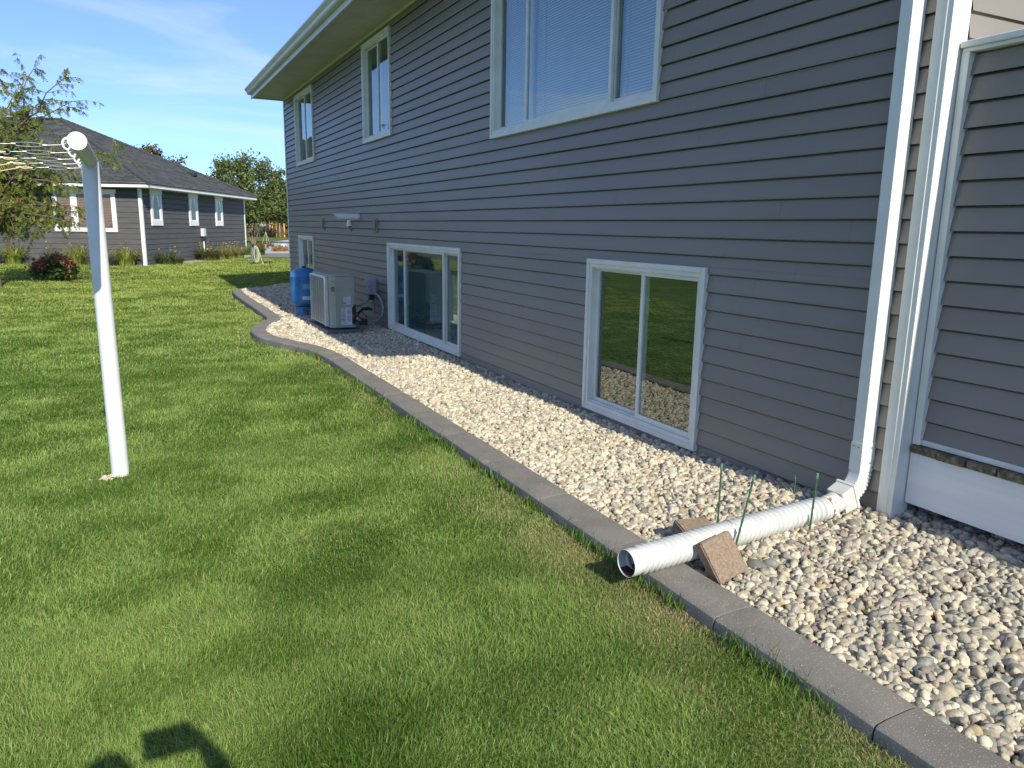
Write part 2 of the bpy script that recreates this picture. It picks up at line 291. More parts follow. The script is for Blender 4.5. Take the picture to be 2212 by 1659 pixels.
# landscaping curb -------------------------------------------------
CP = [(-1.31, -3), (-1.31, 2), (-1.31, 7.6), (-1.315, 8.5), (-1.36, 9.05), (-1.46, 9.5), (-1.62, 9.95), (-1.75, 10.4), (-1.79, 10.85), (-1.76, 11.3), (-1.64, 11.75), (-1.46, 12.15), (-1.35, 12.5), (-1.30, 13.0), (-1.29, 14.3), (-1.28, 16.5), (-1.25, 17.6), (-1.19, 18.35)]
def catmull(P, step):
    out = []
    for i in range(len(P)-1):
        p0 = P[max(i-1, 0)]; p1 = P[i]; p2 = P[i+1]; p3 = P[min(i+2, len(P)-1)]; n = max(2, int(math.dist(p1, p2)/step))
        for k in range(n):
            t = k/n; q = []
            for a in range(2):
                m1 = (p2[a]-p0[a])*.5; m2 = (p3[a]-p1[a])*.5
                if i == 0: m1 = p2[a]-p1[a]
                if math.dist(p1, p2) > 2.5*math.dist(p2, p3) or math.dist(p1, p2) > 2.5*math.dist(p0, p1)+1e-6: m1 = m2 = p2[a]-p1[a]
                q.append((2*t**3-3*t*t+1)*p1[a]+(t**3-2*t*t+t)*m1+(-2*t**3+3*t*t)*p2[a]+(t**3-t*t)*m2)
            out.append(tuple(q))
    out.append(P[-1]); return out
cl = catmull(CP, .06)
CLX = np.array([p[0] for p in cl]); CLY = np.array([p[1] for p in cl])
def curb():
    b = MB(); s = 0; prof = [(-.108, -.12), (-.107, -.008), (-.103, .010), (-.092, .019), (-.05, .025), (.06, .028), (.092, .026), (.101, .016), (.103, -.1)]
    segs = []; cur = [cl[0]]; jl = 0; nxt = .36
    acc = 0
    # joints placed to fall at Y=1.32 and Y=2.0 and every .67 m; closer in the bend
    for i in range(1, len(cl)):
        acc += math.dist(cl[i-1], cl[i]); cur.append(cl[i])
        L = .67 if cl[i][1] < 8.4 else .34
        y = cl[i][1]
        if acc-jl >= L: segs.append(cur); cur = [cl[i]]; jl = acc
    segs.append(cur)
    for sg in segs:
        if len(sg) < 2: continue
        n = len(sg); vs = []; fs = []; dz = random.uniform(-.002, .002); k = len(prof)
        for i, p in enumerate(sg):
            a = sg[max(i-1, 0)]; c = sg[min(i+1, n-1)]; dx, dy = c[0]-a[0], c[1]-a[1]; l = math.hypot(dx, dy); dx /= l; dy /= l
            sh = .004 if i == 0 else (-.004 if i == n-1 else 0)
            for (q, z) in prof:
                w = 1.0 if 0 < i < n-1 else .99
                vs.append((p[0]+dy*q*w+dx*sh, p[1]-dx*q*w+dy*sh, z+dz-(0 if 0 < i < n-1 else .003)))
        for i in range(n-1):
            for j in range(k-1): fs.append((i*k+j, i*k+j+1, (i+1)*k+j+1, (i+1)*k+j))
        fs.append(tuple(range(k))); fs.append(tuple((n-1)*k+j for j in reversed(range(k)))); b.add(vs, fs)
    o = b.build('landscape_curb', CURB, smooth=True); tag(o, 'grey concrete edging curb winding between the lawn and the rock bed', 'curb')
curb()
def curb_x(y): return np.interp(y, CLY, CLX)

# soil under the rocks
gx = np.arange(-2.0, 6.01, .1); gy = np.arange(-4, 18.61, .1)
def bedz(x, y): return grav_z(x, y)-.035
def bed():
    X, Y = np.meshgrid(gx, gy); Z = bedz(X, Y); cx_ = curb_x(Y); X = np.maximum(X, cx_); V = np.stack([X, Y, Z], -1).reshape(-1, 3); nx = len(gx); i, j = np.meshgrid(np.arange(nx-1), np.arange(len(gy)-1)); a = (j*nx+i).ravel()
    F = np.stack([a, a+1, a+nx+1, a+nx], -1).ravel(); o = np_mesh('rock_bed_soil', V, F, None, SOIL, sizes=np.full(len(a), 4)); tag(o, kind='structure')
bed()

# river rock -------------------------------------------------------
def icos(sub):
    import bmesh
    bm = bmesh.new(); bmesh.ops.create_icosphere(bm, subdivisions=sub, radius=1); V = np.array([v.co[:] for v in bm.verts]); F = np.array([[l.index for l in f.verts] for f in bm.faces]); bm.free(); return V, F
def rock_protos(sub, n, g):
    V, F = icos(sub); out = []
    for i in range(n):
        ang = g.uniform(0, 1); k = g.integers(7, 13); N_ = g.normal(size=(k, 3)); N_ /= np.linalg.norm(N_, axis=1)[:, None]; d = g.uniform(.60, .97, k)
        dots = V @ N_.T; with_ = np.where(dots > .05, d/np.maximum(dots, .05), 9); r = with_.min(1); r = np.minimum(r, 1.0)
        r = r*(.6+.4*ang)+(.4-.4*ang)*.88
        r *= 1+.05*np.sin(V @ g.normal(size=3)*3+g.uniform(0, 6))
        out.append(V*r[:, None])
    return out, F
PAL = np.array([(.44, .385, .30), (.47, .42, .34), (.38, .345, .29), (.50, .46, .385), (.34, .32, .285), (.30, .29, .27), (.24, .24, .235), (.165, .175, .185), (.40, .33, .235), (.46, .34, .19), (.36, .265, .22), (.28, .20, .175), (.42, .38, .33), (.21, .225, .225), (.48, .44, .37)])
PW = np.array([15, 17, 10, 16, 7, 5, 3, 1.6, 5, 1.6, 1.6, .8, 10, 2, 16]); PW = PW/PW.sum()
PWN = np.array([11, 11, 11, 10, 10, 10, 8, 4.5, 5, 1.6, 2.4, 1.2, 10, 6, 9]); PWN = PWN/PWN.sum()
def rocks():
    g = np.random.default_rng(3); VV = []; FF = []; CC = []; off = 0
    zones = [(-.2, 3.1, .0240, .0180, 3, 0), (3.1, 6.2, .0250, .0184, 2, 1), (6.2, 11, .0275, .0212, 2, 1), (11, 19.95, .038, .029, 2, 1)]
    for (ya, yb, sp, rad, sub, light) in zones:
        P, F = rock_protos(sub, 14, g); nv = len(P[0])
        xsr = np.arange(-2.0, .65 if (yb < 3.4 or yb > 18) else .1, sp); ysr = np.arange(ya, yb, sp*.88); X, Y = np.meshgrid(xsr, ysr); X = X+((np.arange(len(ysr)) % 2)[:, None])*sp*.5
        X = X.ravel()+g.normal(0, sp*.22, X.size); Y = Y.ravel()+g.normal(0, sp*.22, Y.size)
        lim = curb_x(Y)+.108+rad*.35; xmax = np.where(Y < 2.36, .55, np.where(Y > 18.14, .6, -.012))
        if yb > 18: keep = (X > np.where(Y > 18.35, -1.12+(Y-18.35)*.8, lim)) & (X < xmax)
        else: keep = (X > lim) & (X < xmax)
        keep &= ~((X > -.96) & (X < -.44) & (Y > 10.5) & (Y < 11.75))
        X = X[keep]; Y = Y[keep]; n = len(X); S = rad*np.exp(g.normal(0, .33, n)); S = np.clip(S, rad*.45, rad*2.1)
        # two layers: main plus a sparse top scatter
        k = g.random(n) < .16; X = np.concatenate([X, X[k]+g.normal(0, .01, k.sum())]); Y = np.concatenate([Y, Y[k]+g.normal(0, .01, k.sum())]); lift = np.concatenate([g.uniform(-.012, .006, n), g.uniform(.007, .016, k.sum())]); S = np.concatenate([S, S[k]*.85])
        n = len(X); el = np.stack([g.uniform(.95, 1.6, n), g.uniform(.7, 1.05, n), g.uniform(.6, .95, n)], 1)*S[:, None]
        a = g.uniform(0, 2*math.pi, n); tx = g.normal(0, .62, n); ty = g.normal(0, .62, n); ca, sa = np.cos(a), np.sin(a); cx, sx = np.cos(tx), np.sin(tx); cy, sy = np.cos(ty), np.sin(ty)
        Rz = np.zeros((n, 3, 3)); Rz[:, 0, 0] = ca; Rz[:, 0, 1] = -sa; Rz[:, 1, 0] = sa; Rz[:, 1, 1] = ca; Rz[:, 2, 2] = 1
        Rx = np.zeros((n, 3, 3)); Rx[:, 0, 0] = 1; Rx[:, 1, 1] = cx; Rx[:, 1, 2] = -sx; Rx[:, 2, 1] = sx; Rx[:, 2, 2] = cx
        Ry = np.zeros((n, 3, 3)); Ry[:, 1, 1] = 1; Ry[:, 0, 0] = cy; Ry[:, 0, 2] = sy; Ry[:, 2, 0] = -sy; Ry[:, 2, 2] = cy
        M = Rz @ Rx @ Ry; pi = g.integers(0, len(P), n); base = np.stack(P)[pi]  # n,nv,3
        W = np.einsum('nij,nvj->nvi', M, base*el[:, None, :]); zc = grav_z(X, Y)+lift-S*.15
        W[:, :, 0] += X[:, None]; W[:, :, 1] += Y[:, None]; W[:, :, 2] += zc[:, None]
        W[:, :, 0] = np.where((Y[:, None] > 2.36) & (Y[:, None] < 18.1), np.minimum(W[:, :, 0], -.002), W[:, :, 0])
        pw = np.clip((3.2-Y)/1.4, 0, 1); ci = np.where(g.random(n) < pw, g.choice(len(PAL), n, p=PWN), g.choice(len(PAL), n, p=PW)); c = PAL[ci]*np.array((1.28, 1.26, 1.12))*g.uniform(.84, 1.14, n)[:, None]*(1+g.normal(0, .015, (n, 3))); lum = c.mean(1, keepdims=True); c = c*.68+.32*lum*np.array((1.20, 1.06, .86)); c = c*np.where(Y < 3.3, .90, 1.0)[:, None]; c = c*np.where(g.random(n) < .12, .72, 1.0)[:, None]
        VV.append(W.reshape(-1, 3)); CC.append(np.repeat(c, nv, 0)); FF.append((F[None]+(np.arange(n)*nv)[:, None, None]+off).reshape(-1)); off += n*nv
    V = np.concatenate(VV); Fl = np.concatenate(FF); C_ = np.concatenate(CC)
    o = np_mesh('river_rock', V, Fl, C_, STONEM, smooth=False, sizes=np.full(len(Fl)//3, 3)); tag(o, 'cream and grey river rock filling the bed along the house wall', 'rock', kind='stuff')
rocks()
def pebbles():
    g = np.random.default_rng(17); P, F = rock_protos(2, 6, g); n = 60; X = -3.575+g.normal(0, .035, n); Y = 5.075+g.normal(0, .025, n); S = g.uniform(.004, .009, n)
    V = []; 
    for i in range(n): V.append(P[i % 6]*S[i]*np.array((1.2, 1, .7))+np.array((X[i], Y[i], -.042)))
    nv = len(P[0]); Fl = (F[None]+(np.arange(n)*nv)[:, None, None]).reshape(-1); c = np.repeat(np.array((.62, .52, .40))*g.uniform(.7, 1.2, (n, 1)), nv, 0)
    o = np_mesh('pebbles', np.concatenate(V), Fl, c, STONEM, sizes=np.full(len(Fl)//3, 3)); tag(o, 'small pale pebbles in the bare patch at the foot of the clothesline pole', 'pebbles', kind='stuff')
pebbles()

# grass ------------------------------------------------------------
def grass():
    g = np.random.default_rng(21); VV = []; CC = []
    zones = [(0.6, 3.2, 46000, .027, .0017), (3.2, 5.6, 25000, .028, .0027), (5.6, 9, 10500, .031, .0044), (9, 15, 3900, .036, .0075), (15, 24, 1500, .042, .013), (24, 37.5, 540, .050, .023)]
    for (ya, yb, den, h, w) in zones:
        x0, x1 = -5.7-.18*yb, (-1.2 if yb <= 15 else (1.5 if yb <= 24 else 6.5)); n = int((x1-x0)*(yb-ya)*den); X = g.uniform(x0, x1, n); Y = g.uniform(ya, yb, n)
        left = -5.3-.16*Y; cxr = np.where(Y < 18.45, curb_x(np.minimum(Y, 18.45))-.098, np.where(Y < 20.0, -1.17+(Y-18.35)*.8, 99))
        d = np.hypot(X+3.5, Y-5.12); Rn = .05+.02*g.random(n); k = (X > left) & (X < cxr) & (d > Rn)
        # bare scruffy patch left-front of the pole
        bp = np.exp(-(((X+3.62)/.13)**2+((Y-5.06)/.09)**2)); k &= g.random(n) > bp*1.05
        # keep off the neighbour's footprint
        u = (X+2.79)*.423+(Y-31.37)*.906; vv = -(X+2.79)*.906+(Y-31.37)*.423; k &= ~((u > .05) & (vv > .05))
        edge = cxr-X
        X = X[k]; Y = Y[k]; edge = edge[k]; n = len(X)
        n1 = snoise(X, Y, 1, 2.1); n2 = snoise(X, Y, 2, 6.0); n3 = snoise(X, Y, 3, .55); n4 = snoise(X*.8+Y*.5, Y*1.0-X*.4, 12, 3.0)
        ndry = snoise(X, Y, 4, 5.0)
        dry = np.clip(1.15-edge/.42, 0, 1)*np.clip((5.5-Y)/2.0, 0.3, 1)*np.clip(.55+.8*ndry, 0, 1)
        dry2 = np.clip((snoise(X, Y, 14, 3.2)-.95)*1.1, 0, .6); dry = np.clip(dry*.9+dry2*.5, 0, 1)
        H = h*np.exp(g.normal(0, .28, n))*(1+.08*n1+.14*n2)*(1-.45*dry); tuft = np.clip(snoise(X, Y, 71, 3.4)-.55, 0, .9)*np.clip((9-Y)/4, 0, 1); H = np.clip(H*(1+.95*tuft), h*.3, h*2.6)
        la = 2.0*n2+1.2*n1+.5*n3+g.normal(0, 1.3, n); lean = np.clip(.60+.04*n3+.24*n2+.10*n1+g.normal(0, .38, n), .05, 1.45)
        Wd = w*np.exp(g.normal(0, .32, n)); fa = g.uniform(0, math.pi, n); bx, by = np.cos(fa)*Wd*.5, np.sin(fa)*Wd*.5
        Z = lawn_z(X, Y)-.004; lx, ly = np.cos(la)*np.sin(lean), np.sin(la)*np.sin(lean); lz = np.cos(lean)
        V = np.zeros((n, 5, 3))
        V[:, 0] = np.stack([X-bx, Y-by, Z], 1); V[:, 1] = np.stack([X+bx, Y+by, Z], 1)
        mx_, my_, mz_ = X+lx*H*.45, Y+ly*H*.45, Z+(lz*.5+.12)*H
        V[:, 2] = np.stack([mx_+bx*.8, my_+by*.8, mz_], 1); V[:, 3] = np.stack([mx_-bx*.8, my_-by*.8, mz_], 1)
        V[:, 4] = np.stack([X+lx*H*1.15, Y+ly*H*1.15, Z+(lz*.9)*H], 1)
        n5 = snoise(X, Y, 44, 14.0); t = np.clip(.5+.08*n3+.20*n1+.20*n4+.24*n2+.16*n5-.22*tuft+g.normal(0, .33, n), 0, 1)[:, None]; ca = np.array((.070, .160, .020)); cb = np.array((.320, .430, .115)); c = ca*(1-t)+cb*t
        cy = np.array((.50, .41, .22)); m_ = (g.random(n) < (.035+.80*dry))[:, None]; c = np.where(m_, cy*g.uniform(.6, 1.1, n)[:, None], c)
        far = np.clip((Y-9)/14, 0, 1)[:, None]; c = c*(1-far)+far*c*np.array((1.30, 1.08, 1.0))
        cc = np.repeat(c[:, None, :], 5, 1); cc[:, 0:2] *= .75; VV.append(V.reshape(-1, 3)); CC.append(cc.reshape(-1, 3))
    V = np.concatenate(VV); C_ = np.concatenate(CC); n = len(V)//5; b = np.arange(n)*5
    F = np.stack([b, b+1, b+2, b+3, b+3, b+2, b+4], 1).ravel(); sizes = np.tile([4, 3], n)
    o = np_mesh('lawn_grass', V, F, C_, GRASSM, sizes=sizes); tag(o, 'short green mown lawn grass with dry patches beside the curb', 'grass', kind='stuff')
    # longer tufts leaning over the curb edge
    g = np.random.default_rng(5); n = 5000; Y = g.uniform(.8, 9.5, n); X = curb_x(Y)-.10-np.abs(g.normal(0, .02, n)); nn = snoise(X*0+1, Y, 31, 7); k = nn > -.15; X, Y = X[k], Y[k]; n = len(X)
    H = .040*np.exp(g.normal(0, .35, n)); Z = lawn_z(X, Y); a = g.normal(0.2, 1.1, n); lx, ly = np.cos(a)*.55, np.sin(a)*.5; fa = g.uniform(0, 3.14, n); w = .0012*(1+Y*.25); bx, by = np.cos(fa)*w, np.sin(fa)*w
    V = np.zeros((n, 5, 3)); V[:, 0] = np.stack([X-bx, Y-by, Z], 1); V[:, 1] = np.stack([X+bx, Y+by, Z], 1); V[:, 2] = np.stack([X+bx+lx*H*.3, Y+by+ly*H*.3, Z+H*.7], 1); V[:, 3] = np.stack([X-bx+lx*H*.3, Y-by+ly*H*.3, Z+H*.7], 1); V[:, 4] = np.stack([X+lx*H, Y+ly*H, Z+H*1.15], 1)
    c = np.array((.11, .19, .035))*g.uniform(.6, 1.6, (n, 1)); b = np.arange(n)*5; F = np.stack([b, b+1, b+2, b+3, b+3, b+2, b+4], 1).ravel()
    o = np_mesh('edge_grass', V.reshape(-1, 3), F, np.repeat(c, 5, 0), GRASSM, sizes=np.tile([4, 3], n)); tag(o, 'longer uncut grass tufts leaning against the curb edge', 'grass', kind='stuff')
grass()

# ------------------------------------------------------------------ the main house
E_ = .1143; ZB = .0851
YN, YF = 2.36, 18.1; ZT = 4.2
WIN = {  # y0,y1,z0,z1
    'W1': (3.835, 5.265, .035, 1.268), 'W2': (7.94, 10.62, .035, 1.268), 'W3': (15.52, 16.94, .035, 1.276),
    'U1': (4.45, 7.155, 2.365, 4.10), 'U2': (10.385, 11.72, 2.712, 4.105), 'U3': (15.17, 16.84, 2.695, 4.085)}
house = root('house', (4.3, 10, 0), 'large grey lap-sided house with white framed windows along the rock bed', 'house')
def siding_long():
    b = MB(); g = random.Random(4)
    ncourse = 37
    for k in range(-1, ncourse-1):
        za, zb = ZB+k*E_, ZB+(k+1)*E_
        cuts = sorted({za, zb} | {z for w in WIN.values() for z in (w[2], w[3]) if za+.002 < z < zb-.002})
        seams = [YN]+sorted([YN+.05+g.uniform(0, 3.6)+3.7*i for i in range(5) if True])+[YF]
        seams = [s for s in seams if YN <= s <= YF]
        for c0, c1 in zip(cuts[:-1], cuts[1:]):
            zm = (c0+c1)/2; holes = sorted((w[0]+.01, w[1]-.01) for w in WIN.values() if w[2] < zm < w[3]); y = YN; iv = []
            for h0, h1 in holes:
                if h0 > y: iv.append((y, h0))
                y = h1
            if y < YF: iv.append((y, YF))
            for a, c in iv:
                pts = [a]+[s for s in seams if a+.05 < s < c-.05]+[c]
                for q, (p0, p1) in enumerate(zip(pts[:-1], pts[1:])):
                    pr = .0008*(q % 2)
                    def X(z): t = (z-za)/E_; return -.0185*(1-t)-.0035-pr
                    # slight waviness along the course
                    n = max(1, int((p1-p0)/.45)); ysn = [p0+(p1-p0)*i/n for i in range(n+1)]; vs = []; fs = []
                    lip = abs(c0-za) < 1e-6
                    for yy in ysn:
                        wv = .0009*math.sin(yy*3.1+k*1.7)+.0006*math.sin(yy*7.3+k*2.9); wz = .0011*math.sin(yy*2.3+k*2.1)
                        top = abs(c1-zb) < 1e-6
                        row = [(X(c1)+(.011 if top else 0), yy, c1+(.004 if top else 0)), (X(c1-.010 if top else c1), yy, c1-(.010 if top else .0001)), (X((c0+c1)/2)+wv-.0008, yy, (c0+c1)/2), (X(c0)+wv*.6, yy, c0+(wz+.006 if lip else 0))]
                        if lip: row += [(X(c0)+wv*.6+.0015, yy, c0+wz), (.005, yy, c0+wz+.004)]
                        vs += row
                    m = 6 if lip else 4
                    for i in range(n):
                        for j in range(m-1): fs.append((i*m+j, i*m+j+1, (i+1)*m+j+1, (i+1)*m+j))
                    b.add(vs, fs)
    o = b.build('wall_siding', SID, house, fixn=False)
    return o
siding_long()
def siding_end():
    b = MB()
    for k in range(-1, 38):
        za, zb = ZB+k*E_, ZB+(k+1)*E_
        b.quad((.1, YN-.019, za), (9.5, YN-.019, za), (9.5, YN-.0035, zb), (.1, YN-.0035, zb)); b.quad((.1, YN-.0035, za), (9.5, YN-.0035, za), (9.5, YN-.019, za), (.1, YN-.019, za))
        b.quad((.1, YF+.019, za), (9.5, YF+.019, za), (9.5, YF+.0035, zb), (.1, YF+.0035, zb)); b.quad((.1, YF+.0035, za), (9.5, YF+.0035, za), (9.5, YF+.019, za), (.1, YF+.019, za))
        b.quad((9.519, YN, za), (9.519, YF, za), (9.5035, YF, zb), (9.5035, YN, zb))
    # gable triangles
    for y in (YN-.004, YF+.004): b.add([(.05, y, 4.26), (9.45, y, 4.26), (4.75, y, 6.75)], [(0, 1, 2)])
    b.build('end_siding', SIDP, house, fixn=False)
    # dark sheathing shell behind the siding, open at the windows
    s = MB(); ysb = sorted({YN, YF} | {w[0] for w in WIN.values()} | {w[1] for w in WIN.values()}); 
    for y0, y1 in zip(ysb[:-1], ysb[1:]):
        zs = sorted({-.1, 4.25} | {z for w in WIN.values() if w[0] < (y0+y1)/2 < w[1] for z in (w[2], w[3])})
        for z0, z1 in zip(zs[:-1], zs[1:]):
            ym, zm = (y0+y1)/2, (z0+z1)/2
            if any(w[0] < ym < w[1] and w[2] < zm < w[3] for w in WIN.values()): continue
            s.quad((.012, y0, z0), (.012, y1, z0), (.012, y1, z1), (.012, y0, z1))
    s.build('sheathing', DARK, house, fixn=False)
    f = MB(); f.box(.006, 9.49, YN+.004, YF-.004, -.2, ZB-.02 if False else -.02); f.build('foundation', CONC, house)
siding_end()
def corner_trims():
    b = MB()
    # near corner post (white), -X leg and -Y leg with little returns
    prof = [(-.030, 2.344), (-.030, 2.428), (-.024, 2.432), (-.004, 2.432), (-.004, 2.37), (.010, 2.356), (.092, 2.356), (.092, 2.344)]
    b.prism(prof, 'z', .02, 4.2)
    b.prism([(-.0335, 2.372), (-.0335, 2.400), (-.030, 2.402), (-.030, 2.370)], 'z', .02, 4.2)
    b.build('corner_trim', AL, house, bevel=.003)
    c = MB(); c.prism([(-.024, 18.03), (-.024, 18.13), (.06, 18.13), (.06, 18.118), (-.014, 18.118), (-.014, 18.03)], 'z', -.02, 4.2); c.build('corner_trim', VW, house, bevel=.002)
corner_trims()
def roof_parts():
    y0, y1 = 2.1, 18.24
    s = MB(); n = int((y1-y0)/.1)
    # ribbed soffit panels
    for i in range(n):
        a = y0+(y1-y0)*i/n; c = y0+(y1-y0)*(i+1)/n
        s.quad((-.66, a, 4.215), (.0, a, 4.215), (.0, c-.018, 4.215), (-.66, c-.018, 4.215)); s.quad((-.66, c-.018, 4.215), (0, c-.018, 4.215), (0, c-.009, 4.226), (-.66, c-.009, 4.226)); s.quad((-.66, c-.009, 4.226), (0, c-.009, 4.226), (0, c, 4.215), (-.66, c, 4.215))
    s.build('soffit', SOF, house, fixn=False)
    m = MB(); m.prism([(-.012, 4.17), (-.03, 4.19), (-.03, 4.212), (-.001, 4.212), (-.001, 4.17)], 'y', YN+.09, YF-.09); m.build('frieze_trim', SOF, house)
    f = MB(); f.box(-.685, -.66, y0, y1, 4.175, 4.40); f.box(-.66, -.645, y0, y1, 4.195, 4.213); f.box(-.645, 10.2, y1-.02, y1, 4.19, 4.40); f.box(-.645, 10.2, y0, y0+.02, 4.19, 4.40); f.build('fascia', GUT, house, bevel=.003)
    g = MB(); pr = [(-.688, 4.262), (-.742, 4.262), (-.758, 4.280), (-.768, 4.312), (-.790, 4.338), (-.806, 4.360), (-.806, 4.384), (-.790, 4.388), (-.790, 4.376), (-.690, 4.376)]
    g.prism(pr, 'y', y0-.02, y1+.02); g.build('gutter', GUT, house, bevel=.003)
    r = MB(); z0 = 4.40; pk = (4.75, 6.95); t = .06
    r.prism([(-.72, z0), pk, (10.22, z0), (10.22, z0+t), (pk[0], pk[1]+t), (-.72, z0+t)], 'y', y0-.05, y1+.05); r.build('roof', SHIN, house)
roof_parts()

def window(key, dividers, mover=None, blind=None, label=None):
    """dividers: y positions of vertical mullions, from near to far"""
    y0, y1, z0, z1 = WIN[key]
    o = MB(); w = .036
    # outer casing (J trim) standing proud
    o.box(-.042, -.001, y0, y0+w, z0, z1); o.box(-.042, -.001, y1-w, y1, z0, z1); o.box(-.0425, -.001, y0+w, y1-w, z1-w, z1); o.box(-.0425, -.001, y0+w, y1-w, z0, z0+w)
    win = o.build('window', VW, house, bevel=.003)
    if label: win['label'] = label
    i = MB(); a0, a1, b0, b1 = y0+w, y1-w, z0+w, z1-w; t = .030
    i.box(-.031, .05, a0, a0+t, b0, b1); i.box(-.031, .05, a1-t, a1, b0, b1); i.box(-.0315, .05, a0+t, a1-t, b1-t, b1); i.box(-.0315, .05, a0+t, a1-t, b0, b0+t)
    # track ribs on the sill and head
    i.box(-.012, -.006, a0+t, a1-t, b0+t, b0+t+.012); i.box(.012, .018, a0+t, a1-t, b0+t, b0+t+.012); i.box(-.012, -.006, a0+t, a1-t, b1-t-.012, b1-t)
    i.build('frame', VW, win, bevel=.002)
    a0 += t; a1 -= t; b0 += t; b1 -= t
    edges = [a0]+dividers+[a1]
    for q in range(len(edges)-1):
        p0, p1 = edges[q], edges[q+1]; rec = mover[q] if mover else 0; xf = -.010 if not rec else .020; sw = .030
        s = MB(); lo = p0-(.018 if q else 0); hi = p1+(.018 if q < len(edges)-2 else 0)
        xb = xf+.026
        s.box(xf, xb, lo, lo+sw+.006, b0, b1); s.box(xf, xb, hi-sw-.006, hi, b0, b1); s.box(xf+.001, xb-.001, lo+sw+.006, hi-sw-.006, b1-sw, b1); s.box(xf+.001, xb-.001, lo+sw+.006, hi-sw-.006, b0, b0+sw+.006)
        sh = s.build('sash', VW, win, bevel=.002)
        g = MB(); xg = xf+.014; g.quad((xg, lo+sw, b1-sw), (xg, hi-sw, b1-sw), (xg, hi-sw, b0+sw), (xg, lo+sw, b0+sw)); g.build('pane', GLASS, win, fixn=False)
    r = MB(); X1 = .75
    yy0, yy1, zz0, zz1 = y0-.2, y1+.2, z0-.05, z1+.05
    r.quad((X1, yy0, zz0), (X1, yy1, zz0), (X1, yy1, zz1), (X1, yy0, zz1)); r.quad((.05, yy0, zz0), (X1, yy0, zz0), (X1, yy0, zz1), (.05, yy0, zz1)); r.quad((.05, yy1, zz0), (X1, yy1, zz0), (X1, yy1, zz1), (.05, yy1, zz1)); r.quad((.05, yy0, zz0), (X1, yy0, zz0), (X1, yy1, zz0), (.05, yy1, zz0)); r.quad((.05, yy0, zz1), (X1, yy0, zz1), (X1, yy1, zz1), (.05, yy1, zz1))
    r.build('room_interior', ROOMW, win, fixn=False)
    if blind == 'mini':
        for q in range(len(edges)-1):
            b = MB(); p0, p1 = edges[q]+.03, edges[q+1]-.03; z = b0+.02
            while z < b1: b.quad((.085, p0, z), (.085, p1, z), (.105, p1, z+.024), (.105, p0, z+.024)); b.quad((.107, p0, z+.024), (.107, p1, z+.024), (.086, p1, z+.0005), (.086, p0, z+.0005)); z += .0215
            b.build('blind', BLINDW, win, fixn=False)
            if q < 3:
                c = MB(); yc = p1-.12*(p1-p0)-.02; c.tube([(.078, yc+.006*math.sin(j*1.9), b0+.06+j*.035) for j in range(int((b1-b0-.1)/.035))], .003, 5); c.build('blind_cord', INK, win)
    if blind == 'shade':
        b = MB(); z = b0
        while z < b1: b.quad((.10, y0, z), (.10, y1, z), (.115, y1, z+.009), (.115, y0, z+.009)); b.quad((.115, y0, z+.009), (.115, y1, z+.009), (.10, y1, z+.018), (.10, y0, z+.018)); z += .018
        b.build('shade', BLINDD, win, fixn=False)
    return win
window('W1', [4.54], mover=[0, 1], blind='shade')
window('W2', [8.51, 9.95], mover=[1, 0, 1])
window('W3', [16.15], mover=[0, 1])
window('U1', [5.08, 6.455], mover=[1, 0, 1], blind='mini')
window('U2', [11.0], mover=[0, 1])
window('U3', [15.95], mover=[0, 1])

def fittings():
    # PVC pipe sticking out of the wall and its elbow neighbour
    p = MB(); cz = 1.632; y = 12.15; r = .048; n = 28; L = .38; vs = []; fs = []
    for (x, q) in ((-.0, 1.0), (-L, 1.0), (-L, .88), (-L+.20, .88)):
        for k in range(n):
            a = 2*math.pi*k/n; z = math.sin(a); vs.append((x-(.05*z if x < -.01 else 0), y+r*q*math.cos(a), cz+r*q*z))
    for m in range(3):
        for k in range(n): fs.append((m*n+k, m*n+(k+1) % n, (m+1)*n+(k+1) % n, (m+1)*n+k))
    fs += [tuple(range(n)), tuple(3*n+k for k in range(n))]
    p.add(vs, fs); vp = p.build('vent_pipe', mat('white_pvc', (.80, .81, .80), (.86, .86, .85), rough=.4, scale=10), house, smooth=True)
    c = MB(); c.tube([(-.012, y, cz), (-.055, y, cz)], .055, 24); c.build('pipe_collar', VW, vp, smooth=True)
    e = MB(); ye = 12.40; e.tube([(-.0, ye, 1.60), (-.06, ye, 1.60), (-.085, ye, 1.592), (-.10, ye, 1.575), (-.105, ye, 1.55), (-.105, ye, 1.50)], [.034, .034, .034, .034, .036, .038], 18); e.tube([(-.105, ye, 1.525), (-.105, ye, 1.488)], .045, 18)
    e.build('vent_elbow', MATS['white_pvc'], house, smooth=True)
    for (yc, z0, z1, slot) in ((14.62, 1.405, 1.625, 0), (12.68, 1.405, 1.60, 0), (11.2, 1.40, 1.615, 1)):
        b = MB(); b.box(-.030, -.004, yc-.085, yc+.085, z0, z1); b.box(-.055, -.030, yc-.055, yc+.055, z0+.03, z1-.03)
        o = b.build('mounting_block', SID, house, bevel=.006)
        if slot: s = MB(); s.box(-.058, -.05, yc-.04, yc+.04, z0+.045, z0+.052); s.build('slot', BLK, o)
fittings()

